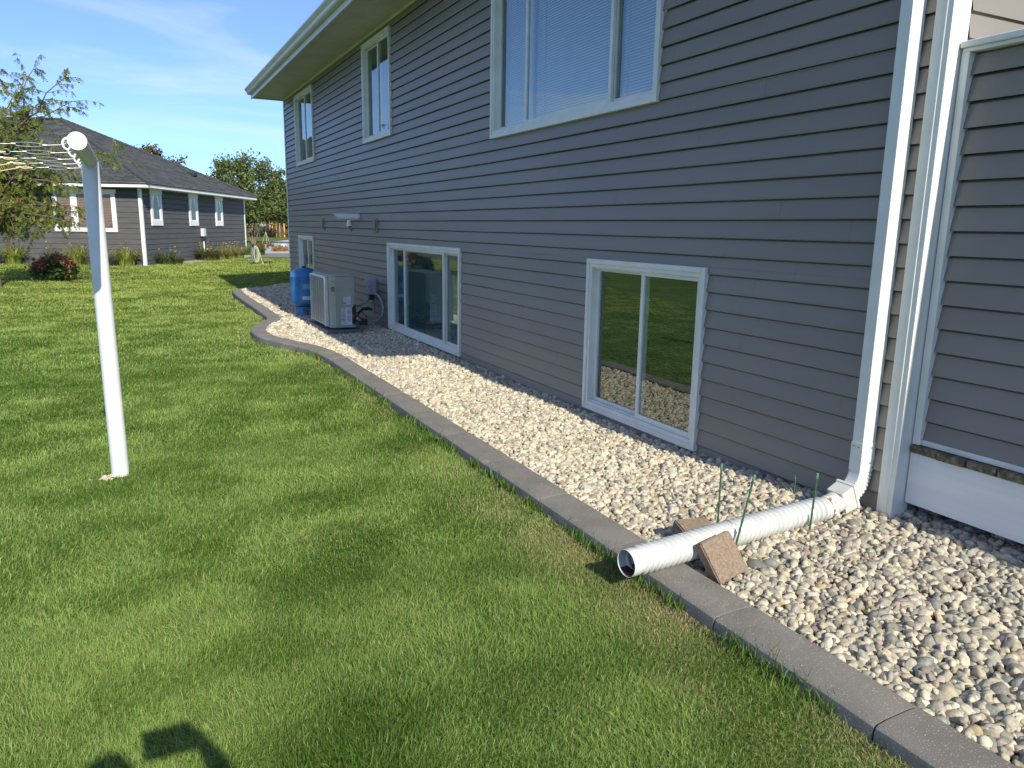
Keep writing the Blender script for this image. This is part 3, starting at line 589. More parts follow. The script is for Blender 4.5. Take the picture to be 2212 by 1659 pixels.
# downspout --------------------------------------------------------
def sweep_rect(b, path, dirs, w, d):
    """path of (x,y,z); dirs tangent; rectangle w along Y, d across the bend, with outer ribs"""
    prof = []
    nrib = 4
    for i in range(nrib*2+1):
        t = i/(nrib*2); prof.append((-w/2+w*t, d/2-(.006 if i % 2 else 0)))
    prof += [(w/2, -d/2), (-w/2, -d/2)]
    vs = []; fs = []; n = len(prof)
    for p, t in zip(path, dirs):
        p = Vector(p); t = Vector(t).normalized(); yv = Vector((0, 1, 0)); nv = t.cross(yv).normalized()
        for a, c in prof: vs.append(p+yv*a+nv*c)
    for i in range(len(path)-1):
        for j in range(n): fs.append((i*n+j, i*n+(j+1) % n, (i+1)*n+(j+1) % n, (i+1)*n+j))
    fs.append(tuple(range(n))); fs.append(tuple((len(path)-1)*n+j for j in range(n)))
    b.add(vs, fs)
def downspout():
    b = MB(); yc = 2.519; w, d = .062, .092
    def dn(z): return (-.063, yc, z)
    sweep_rect(b, [dn(3.85), dn(.40)], [(0, 0, -1)]*2, w, d)
    sweep_rect(b, [(-.70, yc, 4.26), (-.70, yc, 4.16), (-.62, yc, 4.08), (-.15, yc, 3.93), (-.063, yc, 3.86)], [(0, 0, -1), (.3, 0, -1), (1, 0, -.4), (1, 0, -.5), (.2, 0, -1)], w, d)
    ds = b.build('downspout', AL, house, bevel=.0)
    ds['label'] = 'white ribbed rectangular downspout beside the corner trim'
    e = MB(); path = [dn(.455), dn(.31)]; dirs = [(0, 0, -1), (0, 0, -1)]
    # collar then crimped bend
    sweep_rect(e, path, dirs, w+.006, d+.006)
    R0 = .135; steps = 22; pa = []; di = []; cx = -.063-R0; cz = .31
    A = R(72)
    for i in range(steps+1):
        a = A*i/steps; s = 0.0035*(i % 2)
        pa.append((cx+(R0)*math.cos(a), yc, cz-(R0)*math.sin(a))); di.append((-math.sin(a), 0, -math.cos(a)))
    # crimp: alternate width
    prev = len(e.v)
    for i in range(steps):
        ww = w+.004-(.006 if i % 2 else 0); sweep_rect(e, [pa[i], pa[i+1]], [di[i], di[i+1]], ww, d+.004-(.005 if i % 2 else 0))
    el = e.build('elbow', AL, ds, bevel=0)
    for (x, y, z) in ((-.114, 2.505, .435), (-.114, 2.535, .437)): s = MB(); s.tube([(x+.004, y, z), (x-.004, y, z)], .0045, 8); s.build('rivet', STEEL, ds)
    for (x, z) in ((-.045, .43), (-.045, .35)): s = MB(); s.tube([(x, 2.487, z), (x, 2.481, z)], .0035, 8); s.build('rivet', STEEL, ds)
    return pa[-1], di[-1], yc
pe, de, yc_ = downspout()

# adapter + corrugated drain hose
def drain():
    o = root('drain_pipe', (-.9, 2.5, .04), 'white corrugated drain pipe running from the downspout over the curb onto the lawn', 'drain pipe')
    p0 = Vector(pe)+Vector(de)*(-.015); 
    # path of the pipe centre
    key = [(-.265, 2.525, .132), (-.40, 2.533, .118), (-.62, 2.540, .108), (-.86, 2.532, .101), (-1.02, 2.518, .098), (-1.20, 2.500, .097), (-1.38, 2.484, .096), (-1.55, 2.470, .097)]
    kx = np.array([p[0] for p in key]); cy_ = np.polyfit(kx, [p[1] for p in key], 3); cz_ = np.polyfit(kx, [p[2] for p in key], 3)
    xx = np.linspace(kx[0], kx[-1], 520); pts = [(float(x), float(np.polyval(cy_, x)), float(np.polyval(cz_, x))) for x in xx]
    # adapter box
    b = MB(); d = (Vector(key[0])-p0).normalized()
    def rectring(c, t, w, h): 
        t = t.normalized(); yv_ = Vector((0, 1, 0)); nv = t.cross(yv_).normalized(); return [c+yv_*w/2+nv*h/2, c-yv_*w/2+nv*h/2, c-yv_*w/2-nv*h/2, c+yv_*w/2-nv*h/2]
    st = p0-d*.012; secs = [(st, .112, .140), (st+d*.016, .112, .140), (st+d*.016, .102, .128), (st+d*.090, .096, .120)]
    vs = []; fs = []
    for c, w, h in secs: vs += rectring(c, d, w, h)
    for i in range(len(secs)-1):
        for j in range(4): fs.append((i*4+j, i*4+(j+1) % 4, (i+1)*4+(j+1) % 4, (i+1)*4+j))
    fs += [(0, 1, 2, 3), (12, 13, 14, 15)]
    b.add(vs, fs); b.tube([st+d*.07, Vector(key[0])+Vector((-.03, 0, -.003))], .055, 28); b.build('adapter', PIPEM, o, bevel=.004)
    r = MB(); pv = [Vector(p) for p in pts]; L = 0; rad = []; tot = sum((pv[i+1]-pv[i]).length for i in range(len(pv)-1))
    for i in range(len(pv)):
        if i: L += (pv[i]-pv[i-1]).length
        ph = (L % .032)/.032; rr = .0535+.0140*(1-abs(math.sin(math.pi*ph)))
        if tot-L < .045: rr = .0605
        if L < .04: rr = .059
        rad.append(rr)
    r.tube(pv, rad, 40, caps=False); co = r.build('corrugated_pipe', PIPEM, o, smooth=False, fixn=False); co.data.polygons.foreach_set('use_smooth', [True]*len(co.data.polygons))
    so = co.modifiers.new('sol', 'SOLIDIFY'); so.thickness = .0025; so.offset = -1
    t = MB(); t.tube([Vector(key[0])+Vector((.012, 0, .001)), Vector(key[0])+Vector((-.026, 0, -.003))], .0615, 36, caps=False); t.build('rusty_band', RUSTB, o, smooth=True, fixn=False)
    # residue in the mouth
    m = MB(); e0 = pv[-1]; dr = (pv[-1]-pv[-8]).normalized(); side = dr.cross(Vector((0, 0, 1))).normalized(); upv = side.cross(dr); n = 12; vs = []
    for j in range(5):
        for i in range(n+1):
            a = R(225)+R(95)*i/n; q = .0565-.008*math.sin(math.pi*i/n)*(1-.15*j)-.002*random.random(); vs.append(e0-dr*(.004+j*.02)+side*q*math.cos(a)+upv*(q*math.sin(a)))
    fs = [(j*(n+1)+i, j*(n+1)+i+1, (j+1)*(n+1)+i+1, (j+1)*(n+1)+i) for j in range(4) for i in range(n)]
    m.add(vs, fs); m.build('residue', SLUDGE, o, smooth=True, fixn=False)
drain()

def paver(label, c, rot, dims):
    import bmesh
    bm = bmesh.new(); bmesh.ops.create_cube(bm, size=1); bmesh.ops.scale(bm, vec=dims, verts=bm.verts); bmesh.ops.bevel(bm, geom=bm.edges[:], offset=.006, segments=2, affect='EDGES')
    bmesh.ops.subdivide_edges(bm, edges=bm.edges[:], cuts=3, use_grid_fill=True)
    g = random.Random(hash(label) % 100)
    for v in bm.verts: v.co += Vector((g.gauss(0, .0006), g.gauss(0, .0006), g.gauss(0, .0006)))
    me = bpy.data.meshes.new('paver'); bm.to_mesh(me); bm.free(); me.materials.append(PAVM); o = bpy.data.objects.new('paver', me); COL.objects.link(o)
    o.location = c; o.rotation_euler = rot; tag(o, label, 'paver', 'concrete pavers holding the drain pipe')
PAV = [('brown paver leaning on the near side of the white drain pipe', (-1.113, 2.366, .083), Matrix(((.983, -.179, -.050), (.062, .566, -.822), (.176, .805, .567))).to_euler(), (.175, .190, .058)),
       ('brown paver wedged behind the white drain pipe, partly sunk in rock', (-1.005, 2.668, .078), (R(14), R(3), R(-7)), (.185, .125, .06))]
for l, c, r, d in PAV: paver(l, c, r, d)

def stake(label, base, top):
    o = root('garden_stake', base, label, 'garden stake', 'green garden stakes beside the drain pipe')
    b = MB(); B, T = Vector(base), Vector(top); n = 26; pts = [B-Vector((0, 0, .05))]+[B.lerp(T, i/n) for i in range(n+1)]; rad = [.0045]+[.0045+(.0011 if i % 3 == 0 else 0) for i in range(n+1)]
    b.tube(pts, rad, 10); b.build('rod', STAKEM, o, smooth=True)
    c = MB(); dv = (T-B).normalized(); c.tube([T-dv*.022, T-dv*.02, T+dv*.004, T+dv*.007], [.0055, .0068, .0065, .003], 12); c.build('cap', STAKET, o, smooth=True)
stake('tall upright green stake behind the drain pipe, above the rear paver', (-.785, 2.753, .03), (-.745, 2.80, .338))
stake('leaning green stake in front of the drain pipe, beside the front paver', (-.975, 2.44, .02), (-.857, 2.462, .398))
stake('short green stake behind the drain pipe nearest the house wall', (-.148, 2.86, .02), (-.117, 2.883, .170))
stake('green stake in front of the drain pipe near the downspout adapter', (-.47, 2.455, .035), (-.433, 2.472, .345))

# ------------------------------------------------------------------ deck at the near end
def deck():
    o = root('deck', (1.5, .8, .05), 'raised deck with grey sided half wall, white skirt board and weathered boards', 'deck')
    x0 = .055; yA, yB = -1.6, 2.338
    b = MB(); b.box(x0, x0+.03, yA, yB, .175, .437); b.box(x0+.03, 3.5, yA, yA+.03, .175, .437); b.build('skirt_board', WOODW, o, bevel=.002)
    p = MB(); p.box(x0+.2, x0+.29, .8, .89, 0, .43); p.build('post', WOODW, o, bevel=.002)
    d = MB(); y = yB; g = random.Random(2)
    while y > yA:
        w = .138; ex = g.uniform(-.006, .006); d.box(x0-.018+ex, 3.5, y-w, y-.004, .441+g.uniform(-.001, .002), .476); y -= w+.005
    d.build('decking', DECKM, o, bevel=.003)
    fr = MB(); fr.box(.35, 3.4, yA+.1, 2.3, .2, .43); fr.build('joist_frame', DARK, o)
    s = MB(); zb = .525; xw = .098
    k0 = int((zb-ZB)/E_)
    for k in range(k0, 60):
        za, zc = max(ZB+k*E_-.053, .507), min(ZB+(k+1)*E_-.053, 2.30)
        if za >= 2.30: break
        zd = zc-.012; s.quad((xw-.022, yA, za), (xw-.022, 2.30, za), (xw-.003, 2.30, zd), (xw-.003, yA, zd)); s.quad((xw-.003, yA, zd), (xw-.003, 2.30, zd), (xw+.018, 2.30, zc+.004), (xw+.018, yA, zc+.004)); s.quad((xw+.016, yA, za+.004), (xw+.016, 2.30, za+.004), (xw-.022, 2.30, za), (xw-.022, yA, za))
    s.build('half_wall_siding', SID, o, fixn=False)
    c = MB(); c.box(xw+.02, xw+.1, yA, 2.336, .48, 2.30); c.build('half_wall_core', DARK, o)
    t = MB(); t.box(.056, xw+.020, 2.300, 2.338, .480, 2.30); t.box(.072, xw+.001, yA, 2.300, .480, .507); t.box(.062, xw+.001, yA, yA+.04, .48, 2.3); t.build('wall_trim', VW, o, bevel=.003)
    q = MB(); q.box(.040, .24, yA-.02, 2.338, 2.318, 2.346); q.box(.056, .22, yA-.01, 2.336, 2.300, 2.318); q.build('coping', VW, o, bevel=.004)
deck()

# ------------------------------------------------------------------ heat pump, tank, disconnect
def heat_pump():
    x0, x1, y0, y1, z0, z1 = -.885, -.525, 10.57, 11.62, .075, .822
    o = root('heat_pump', (-.7, 11.1, 0), 'beige outdoor heat pump unit with slatted grille on a pad beside the blue tank', 'heat pump')
    p = MB(); p.box(-.97, -.46, 10.48, 11.72, -.03, .052); p.build('pad', mat('grey_plastic_pad', (.10, .11, .12), (.15, .16, .17), rough=.7, scale=10), o, bevel=.01)
    # body shell with the chamfered front corner and notch for the pipe connections
    b = MB(); r = .10
    prof = [(x1, y0), (x0+.075, y0), (x0+.02, y0+.03), (x0, y0+.09), (x0, y1-.02), (x0+.02, y1), (x1, y1)]
    b.prism(prof, 'z', z0, z1-.02); body = b.build('body', ACM, o, bevel=.006)
    l = MB(); l.prism([(x1+.012, y0-.008), (x0+.072, y0-.008), (x0+.014, y0+.024), (x0-.006, y0+.085), (x0-.006, y1-.02), (x0+.02, y1+.008), (x1+.012, y1+.008)], 'z', z1-.02, z1); l.build('lid', ACM, o, bevel=.005)
    # service side panel
    s = MB(); yy = y0-.006; s.add([(x0+.095, yy, z0+.012), (x0+.095, yy, z1-.03), (x1-.02, yy, z1-.03), (x1-.02, yy, z0+.33), (x1-.065, yy, z0+.265), (x1-.065, yy, z0+.075), (x1-.02, yy, z0+.03), (x1-.02, yy, z0+.012)], [(0, 1, 2, 3, 4, 5, 6, 7)])
    sp = s.build('side_panel', ACM, o, fixn=False); so = sp.modifiers.new('s', 'SOLIDIFY'); so.thickness = .005; bv = sp.modifiers.new('b', 'BEVEL'); bv.width = .002
    h = MB(); h.box(x0+.205, x0+.285, yy-.004, yy-.001, .565, .600); h.build('handle_recess', mat('recess_grey', (.18, .18, .15)), sp, bevel=.002)
    for (x, z) in ((x0+.115, z1-.05), (x1-.05, z1-.05), (x0+.115, z0+.03), (x1-.05, z0+.03), (x1-.12, .40)): sc_ = MB(); sc_.tube([(x, yy-.001, z), (x, yy-.006, z)], .005, 8); sc_.build('screw', BLK, sp)
    # exposed connections
    k = MB(); k.prism([(x1-.02, z0+.33), (x1-.065, z0+.265), (x1-.065, z0+.075), (x1-.02, z0+.03), (x1+.001, z0+.03), (x1+.001, z0+.33)], 'y', y0-.004, y0-.001); k.build('connection_recess', BLK, o)
    v = MB(); v.tube([(x1-.04, y0-.02, .20), (x1+.02, y0-.03, .16), (x1+.09, y0-.02, .13), (x1+.15, y0, .12)], [.014, .016, .02, .022], 10); v.tube([(x1-.04, y0-.015, .13), (x1+.04, y0-.05, .12), (x1+.11, y0-.04, .13), (x1+.14, y0-.02, .16)], .010, 8)
    v.tube([(x1+.02, y0+.12, .20), (x1+.09, y0+.16, .27), (x1+.16, y0+.2, .31), (x1+.24, y0+.22, .315), (x1+.30, y0+.22, .30)], [.015, .018, .024, .026, .018], 10)
    v.tube([(x1-.02, y0-.01, .30), (x1+.08, y0-.03, .29), (x1+.15, y0-.01, .22), (x1+.16, y0, .14)], .006, 6); v.tube([(x1+.12, y0-.03, .16), (x1+.12, y0+.04, .16)], .036, 16)
    v.build('refrigerant_line', BLK, o, smooth=True)
    rc = MB(); rc.box(x1-.055, x1-.03, y0-.012, y0-.004, .20, .27); rc.build('service_cap', REDM, o); rc = MB(); rc.box(x1-.03, x1+.02, y0-.045, y0-.035, .125, .14); rc.build('service_cap', REDM, o)
    # fan grille on the face toward the lawn
    gz0, gz1, ga, gb = z0+.03, z1-.055, y0+.12, y1-.04
    bk = MB(); bk.box(x0-.012, x0-.002, ga, gb, gz0, gz1); bk.build('fan_opening', BLK, o)
    f = MB(); f.box(x0-.055, x0-.004, ga-.03, ga, gz0-.01, gz1+.02); f.box(x0-.055, x0-.004, gb, gb+.02, gz0-.01, gz1+.02); f.prism([(x0-.004, gz1+.03), (x0-.004, gz1), (x0-.055, gz1), (x0-.05, gz1+.014)], 'y', ga-.03, gb+.02); f.build('grille_frame', ACL, o, bevel=.004)
    g = MB(); n = 40
    for i in range(n):
        z = gz0+(gz1-gz0)*(i+.5)/n; g.box(x0-.052, x0-.046, ga, gb, z-.0028, z+.0028); g.box(x0-.046, x0-.014, ga, ga+.02, z-.0028, z+.0028)
    for j in range(6): y = ga+(gb-ga)*(j+.5)/6; g.box(x0-.046, x0-.042, y-.004, y+.004, gz0, gz1)
    g.build('grille', ACL, o)
    # stickers and plates
    w = MB(); w.box(x0+.145, x0+.300, yy-.008, yy-.006, .118, .365); wl = w.build('warning_label', LABW, sp)
    for z, a, c in ((.355, .148, .21), (.303, .148, .21), (.303, .228, .295), (.252, .148, .21), (.198, .148, .21), (.198, .228, .295)): rl = MB(); rl.box(x0+a, x0+c, yy-.0095, yy-.0085, z-.003, z+.004); rl.build('red_heading', REDM, wl)
    tl = MB(); rg = random.Random(3)
    for z in (.347, .340, .333, .326, .319, .293, .287, .281, .275, .269, .243, .236, .229, .222, .215, .190, .184, .178, .172, .166):
        for a, c in ((.150, .215), (.230, .293)): tl.box(x0+a, x0+c-rg.uniform(0, .012), yy-.0095, yy-.0085, z-.0012, z+.0012)
    for xc in (.18, .205): tl.add([(x0+xc-.007, yy-.0095, .135), (x0+xc+.007, yy-.0095, .135), (x0+xc, yy-.0095, .149)], [(0, 1, 2)])
    tl.build('printed_text', INK, wl)
    w2 = MB(); w2.box(x0+.185, x0+.285, yy-.008, yy-.006, .405, .515); rl2 = w2.build('rating_label', LABW, sp)
    t2 = MB()
    for i in range(8): z = .505-.012*i; t2.box(x0+.19, x0+.225+rg.uniform(-.01, .01), yy-.0095, yy-.0085, z-.002, z+.002); t2.box(x0+.238, x0+.262+rg.uniform(-.01, .01), yy-.0095, yy-.0085, z-.0015, z+.0015)
    t2.box(x0+.186, x0+.222, yy-.0097, yy-.0085, .412, .434); t2.build('printed_text', INK, rl2)
    bp = MB(); M = Matrix.Translation((x0+.046, y0+.016, 0)) @ Matrix.Rotation(-math.atan2(.03, .055), 4, 'Z'); bp.box(-.026, .022, -.008, -.004, .59, .655, M); bp.build('name_plate', mat('plate_brown', (.16, .14, .10)), o)
    bl = MB(); bl.box(-.018, .016, -.0095, -.0085, .617, .625, M); bl.build('printed_text', ORNG, o); bl = MB(); bl.box(-.02, .018, -.0085, -.005, .715, .738, M); bl.build('efficiency_sticker', ORNG, o)
heat_pump()

def tank():
    c = Vector((-.765, 12.87, 0)); r = .232
    o = root('pressure_tank', c, 'blue upright pressure tank standing on the rocks behind the heat pump', 'tank')
    b = MB(); pr = [(.01, .155), (.10, .16), (.17, .175), (.21, .20), (.228, .235), (r, .27), (r, .46), (r, .645), (r+.003, .65), (r+.003, .656), (r, .66), (.226, .69), (.20, .735), (.15, .775), (.08, .797), (.01, .803)]
    b.lathe(pr, (c.x, c.y, 0), 48); b.build('shell', TANKM, o, smooth=True)
    s = MB(); s.lathe([(.17, -.03), (.17, .165)], (c.x, c.y, 0), 36); s.build('base_ring', TANKM, o, smooth=True)
    k = MB(); k.tube([(c.x, c.y, .80), (c.x, c.y, .825)], .03, 14); k.build('air_valve_cap', BLK, o, smooth=True)
    def patch(a0, a1, z0, z1, m, name, rr=.0015):
        q = MB(); n = 8; vs = []; 
        for i in range(n+1):
            a = R(a0+(a1-a0)*i/n); 
            for z in (z0, z1): vs.append((c.x+(r+rr)*math.cos(a), c.y+(r+rr)*math.sin(a), z))
        q.add(vs, [(2*i, 2*i+1, 2*i+3, 2*i+2) for i in range(n)]); return q.build(name, m, o, smooth=True, fixn=False)
    patch(248, 296, .285, .345, SILV, 'info_sticker'); patch(243, 300, .44, .565, TANKD, 'faded_decal'); patch(252, 285, .465, .54, mat('decal_pale', (.22, .38, .55), (.16, .32, .52), rough=.6, scale=18), 'decal_panel', .003)
    v = MB(); y = c.y-.26; v.tube([(c.x-.02, c.y-.15, .12), (c.x-.02, y-.02, .12)], .018, 10); v.tube([(c.x-.11, y, .128), (c.x+.16, y, .120)], .017, 10); v.tube([(c.x-.095, y, .128), (c.x-.07, y, .128)], .027, 8); v.tube([(c.x+.02, y, .122), (c.x+.055, y, .122)], .026, 8); v.tube([(c.x+.03, y, .12), (c.x+.03, y, .05)], .018, 10); v.build('valve_manifold', BRASS, o, smooth=True)
    h = MB(); h.tube([(c.x+.03, y-.01, .075), (c.x+.032, y-.015, .0)], [.015, .013], 10); h.build('drain_handle', BLUEM, o, smooth=True)
    p = MB(); px, py = c.x+.11, c.y-.30; p.box(px-.04, px+.05, py-.04, py+.04, .49, .60); p.tube([(px, py, .49), (px+.01, py, .40), (px+.03, py, .30), (px+.03, c.y-.2, .16)], [.022, .018, .016, .016], 8); p.box(px-.055, px+.06, py-.05, py+.05, .60, .615); p.build('pressure_switch', BLK, o, bevel=.004)
tank()

def disconnect():
    o = root('disconnect_box', (-.01, 11.6, .55), 'grey electrical disconnect box with flexible conduits on the siding beside the heat pump', 'electrical box')
    b = MB(); b.box(-.03, -.012, 11.18, 11.42, .42, .71); b.build('back_plate', SID, o, bevel=.003)
    b = MB(); b.box(-.135, -.03, 11.22, 11.44, .47, .70); b.box(-.142, -.10, 11.215, 11.445, .60, .706); bx = b.build('box', GRYM, o, bevel=.006)
    c = MB(); c.tube([(-.08, 11.23, .505), (-.08, 11.12, .50), (-.07, 10.98, .48), (-.055, 10.87, .41), (-.05, 10.82, .31), (-.06, 10.85, .20), (-.09, 10.93, .12), (-.16, 11.05, .085), (-.26, 11.05, .10), (-.36, 10.9, .16), (-.48, 10.7, .25), (-.535, 10.62, .27)], .016, 10); c.build('conduit', CONDU, o, smooth=True)
    d = MB(); d.tube([(-.09, 11.38, .47), (-.10, 11.39, .40), (-.15, 11.40, .34), (-.26, 11.36, .30), (-.40, 11.3, .30), (-.52, 11.25, .30)], .018, 10); d.build('conduit', CONDU, o, smooth=True)
    e = MB(); e.box(-.12, -.05, 11.25, 11.33, .39, .46); e.box(-.11, -.07, 11.34, 11.36, .40, .47); e.build('surge_protector', BLK, o, bevel=.005)
    w = MB(); w.tube([(-.06, 11.27, .39), (-.055, 11.25, .33), (-.05, 11.24, .25), (-.06, 11.25, .18)], .0035, 6); w.build('ground_wire', BLK, o)
disconnect()

# ------------------------------------------------------------------ clothesline pole
PX, PY = -3.515, 5.13; BZ = 1.842
def clothes():
    o = root('clothesline_pole', (PX, PY, -.05), 'white T-shaped clothesline pole standing in the lawn', 'clothesline pole')
    b = MB(); b.tube([(PX+.01, PY-.02, -.08), (PX, PY, BZ-.01)], [.0505, .0465], 40); b.build('post', POLEM, o, smooth=True)
    c = MB(); c.tube([(PX-.008, 4.0, BZ+.006), (PX+.008, 6.02, BZ-.006)], .0395, 40); c.build('crossbar', POLEM, o, smooth=True)
    for i, y in enumerate((4.12, 4.55, 5.00, 5.40, 5.80)):
        r = MB(); r.ring((PX-.046, y, BZ), (1, 0, 0), (0, 0, 1), .026, .027, .0055, 20, 8); r.build('eye_ring', POLEM, o, smooth=True)
        l = root('clothesline', (PX-.1, y, BZ), ['yellow clothesline nearest the camera, knotted to a turnbuckle', 'second yellow clothesline along the crossbar from the near end', 'middle yellow clothesline hooked to the crossbar', 'fourth yellow clothesline, next to the farthest one', 'farthest yellow clothesline, hooked behind the post'][i], 'clothesline', 'clotheslines hooked to the white crossbar')
        xh = PX-.070; dz = -.012; 
        h = MB(); h.tube([(xh+.012, y, BZ), (xh-.01, y, BZ-.006), (xh-.08, y, BZ-.010+dz*.2)], .0032, 8); h.ring((xh+.004, y, BZ), (1, 0, 0), (0, 0, 1), .011, .010, .003, 14, 6, 0, 5.2); h.build('hook', STEEL, l, smooth=True)
        xa = xh-.075; za = BZ-.012; t = MB(); t.ring((xa-.06, y, za), (1, 0, 0), (0, 0, 1), .060, .009, .0030, 28, 6); t.tube([(xa-.005, y, za), (xa+.012, y, za)], .006, 8); t.tube([(xa-.125, y, za), (xa-.108, y, za)], .006, 8); t.build('turnbuckle', STEEL, l, smooth=True)
        ex = xa-.122; e = MB(); e.tube([(ex, y, za), (ex-.055, y, za-.003)], .003, 8); e.ring((ex-.072, y, za-.004), (1, 0, 0), (0, 0, 1), .017, .013, .0032, 18, 6); e.build('eye_bolt', STEEL, l, smooth=True)
        k = MB(); kx = ex-.085; zs = za-.005
        k.tube([(kx+.012, y, zs), (kx-.03, y+.003, zs+.004), (kx-.08, y, zs)], .0028, 6); k.tube([(kx+.012, y, zs), (kx-.03, y-.003, zs-.006), (kx-.08, y, zs)], .0028, 6)
        n = 20; k.tube([(kx-.05-5.6*j/n, y, zs-.42*math.sin(math.pi*j/n)) for j in range(n+1)], .0026, 6); k.build('cord', CORD, l, smooth=True)
        cc = MB(); cc.tube([(kx-.05, y, zs), (kx-.065, y, zs)], .009, 8); cc.ring((kx-.058, y, zs-.008), (1, 0, 0), (0, 0, 1), .006, .009, .0022, 12, 6); cc.build('cord_clamp', STEEL, l)
clothes()

# ------------------------------------------------------------------ neighbour's house
def neighbour():
    C0 = (-2.79, 31.37, -.12); o = root('neighbour_house', C0, 'single storey charcoal house with hip roof and white trim beyond the lawn', 'house', rz=R(65))
    L, Wd = 11.8, 17.0; H = 2.84; ex = .193
    b = MB()
    for k in range(15):
        za, zb = .03+k*ex, min(.03+(k+1)*ex, H)
        for (p, q) in (((0, 0), (L, 0)), ((0, Wd), (0, 0)), ((L, 0), (L, Wd)), ((L, Wd), (0, Wd))):
            dx, dy = q[0]-p[0], q[1]-p[1]; l = math.hypot(dx, dy); nx, ny = dy/l, -dx/l; d1, d2 = .034, .002
            def Q(p_, d, z): return (p_[0]+nx*d, p_[1]+ny*d, z)
            zc = zb-.016; b.quad(Q(p, .013, za), Q(q, .013, za), Q(q, .002, zc), Q(p, .002, zc)); b.quad(Q(p, .002, zc), Q(q, .002, zc), Q(q, -.02, zb+.002), Q(p, -.02, zb+.002)); b.quad(Q(p, -.02, za), Q(q, -.02, za), Q(q, .013, za), Q(p, .013, za))
    b.build('wall', NSID, o, fixn=False)
    f = MB(); f.box(.03, L-.03, .03, Wd-.03, -.3, .02); f.build('foundation', CONC, o)
    t = MB(); t.box(-.03, .08, -.03, .0-.0, 0, H); t.box(-.03, .0, 0, .08, 0, H); t.build('corner_board', NTRIM, o, bevel=.004)
    t = MB(); t.box(L-.08, L+.03, -.03, 0, 0, H); t.build('corner_board', NTRIM, o, bevel=.004)
    s = MB(); s.box(-.5, L+.5, -.5, Wd+.5, H-.02, H); s.build('soffit', NTRIM, o)
    f = MB(); th = .17; z0 = H-.01
    f.box(-.53, -.5, -.53, Wd+.53, z0, z0+th); f.box(L+.5, L+.53, -.53, Wd+.53, z0, z0+th); f.box(-.5, L+.5, -.53, -.5, z0, z0+th); f.box(-.5, L+.5, Wd+.5, Wd+.53, z0, z0+th); f.build('fascia', NTRIM, o)
    ze = H+.14; zr = 5.86; m = L/2; ra, rb = 5.7, Wd-5.7; e = .57
    V = [(-e, -e, ze), (L+e, -e, ze), (L+e, Wd+e, ze), (-e, Wd+e, ze), (m, ra, zr), (m, rb, zr)]
    me = bpy.data.meshes.new('roof'); F = [(0, 1, 4), (1, 2, 5, 4), (2, 3, 5), (3, 0, 4, 5)]; me.from_pydata(V, [], F); uvl = me.uv_layers.new(name='UVMap'); me.materials.append(SHING)
    sl = math.sqrt((m+e)**2+(zr-ze)**2)/(zr-ze)
    for p, ax in zip(me.polygons, (0, 1, 0, 1)):
        for li in p.loop_indices:
            co = me.vertices[me.loops[li].vertex_index].co; uvl.data[li].uv = (co[ax], (co.z-ze)*sl)
    r = bpy.data.objects.new('roof', me); COL.objects.link(r); r.parent = o; OFF[r.name] = Vector((0, 0, 0)); so = r.modifiers.new('s', 'SOLIDIFY'); so.thickness = .04
    rc = MB()
    def cap(a, c_): 
        a, c_ = Vector(a), Vector(c_); n = int((c_-a).length/.22); d = (c_-a)/n
        for i in range(n): p = a+d*i; q = a+d*(i+1.15); rc.tube([p+Vector((0, 0, .0)), q+Vector((0, 0, .018))], .075, 6)
    cap(V[0], V[4]); cap(V[1], V[4]); cap(V[4], V[5]); rc.build('ridge_cap', SHIN, r)
    rv = MB(); vx = 8.1; vy = 1.15; vz = ze+(vy+e)*(zr-ze)/(ra+e); rv.box(vx-.22, vx+.22, vy-.18, vy+.18, vz-.05, vz+.14); rv.build('roof_vent', BLK, r, bevel=.03)
    pv = MB(); pv.box(m-.12, m+.12, ra+.3, rb-.3, zr-.02, zr+.06); pv.build('ridge_vent', BLK, r)
    # narrow windows of the side wall (face y=0, outward -y)
    for n_, (a, c_) in enumerate(((.62, 1.78), (4.30, 5.45), (7.42, 8.55))):
        a += .12; c_ -= .12
        w = MB(); z0, z1 = 1.49, 2.82; fw = .13; w.box(a-.02, a+fw, -.055, -.004, z0, z1-.16); w.box(c_-fw, c_+.02, -.055, -.004, z0, z1-.16); w.box(a+fw, c_-fw, -.054, -.004, z0, z0+.2); w.box(a-.06, c_+.06, -.07, -.004, z1-.16, z1); win = w.build('window', NTRIM, o, bevel=.004)
        s = MB(); q = .045; s.box(a+fw, a+fw+q, -.04, -.004, z0+.2, z1-.16); s.box(c_-fw-q, c_-fw, -.04, -.004, z0+.2, z1-.16); s.box(a+fw+q, c_-fw-q, -.039, -.004, z0+.2, z0+.2+q); s.box(a+fw+q, c_-fw-q, -.039, -.004, z1-.16-q, z1-.16); s.build('sash', NTRIM, win)
        g = MB(); g.quad((a+fw+q, -.030, z0+.2+q), (c_-fw-q, -.030, z0+.2+q), (c_-fw-q, -.030, z1-.16-q), (a+fw+q, -.030, z1-.16-q)); g.build('pane', GLASSN, win, fixn=False)
        k = MB(); k.quad((a+fw+q, -.016, z0+.24), (c_-fw-q, -.016, z0+.24), (c_-fw-q, -.016, z1-.2), (a+fw+q, -.016, z1-.2)); k.build('room_backing', DARK, win, fixn=False)
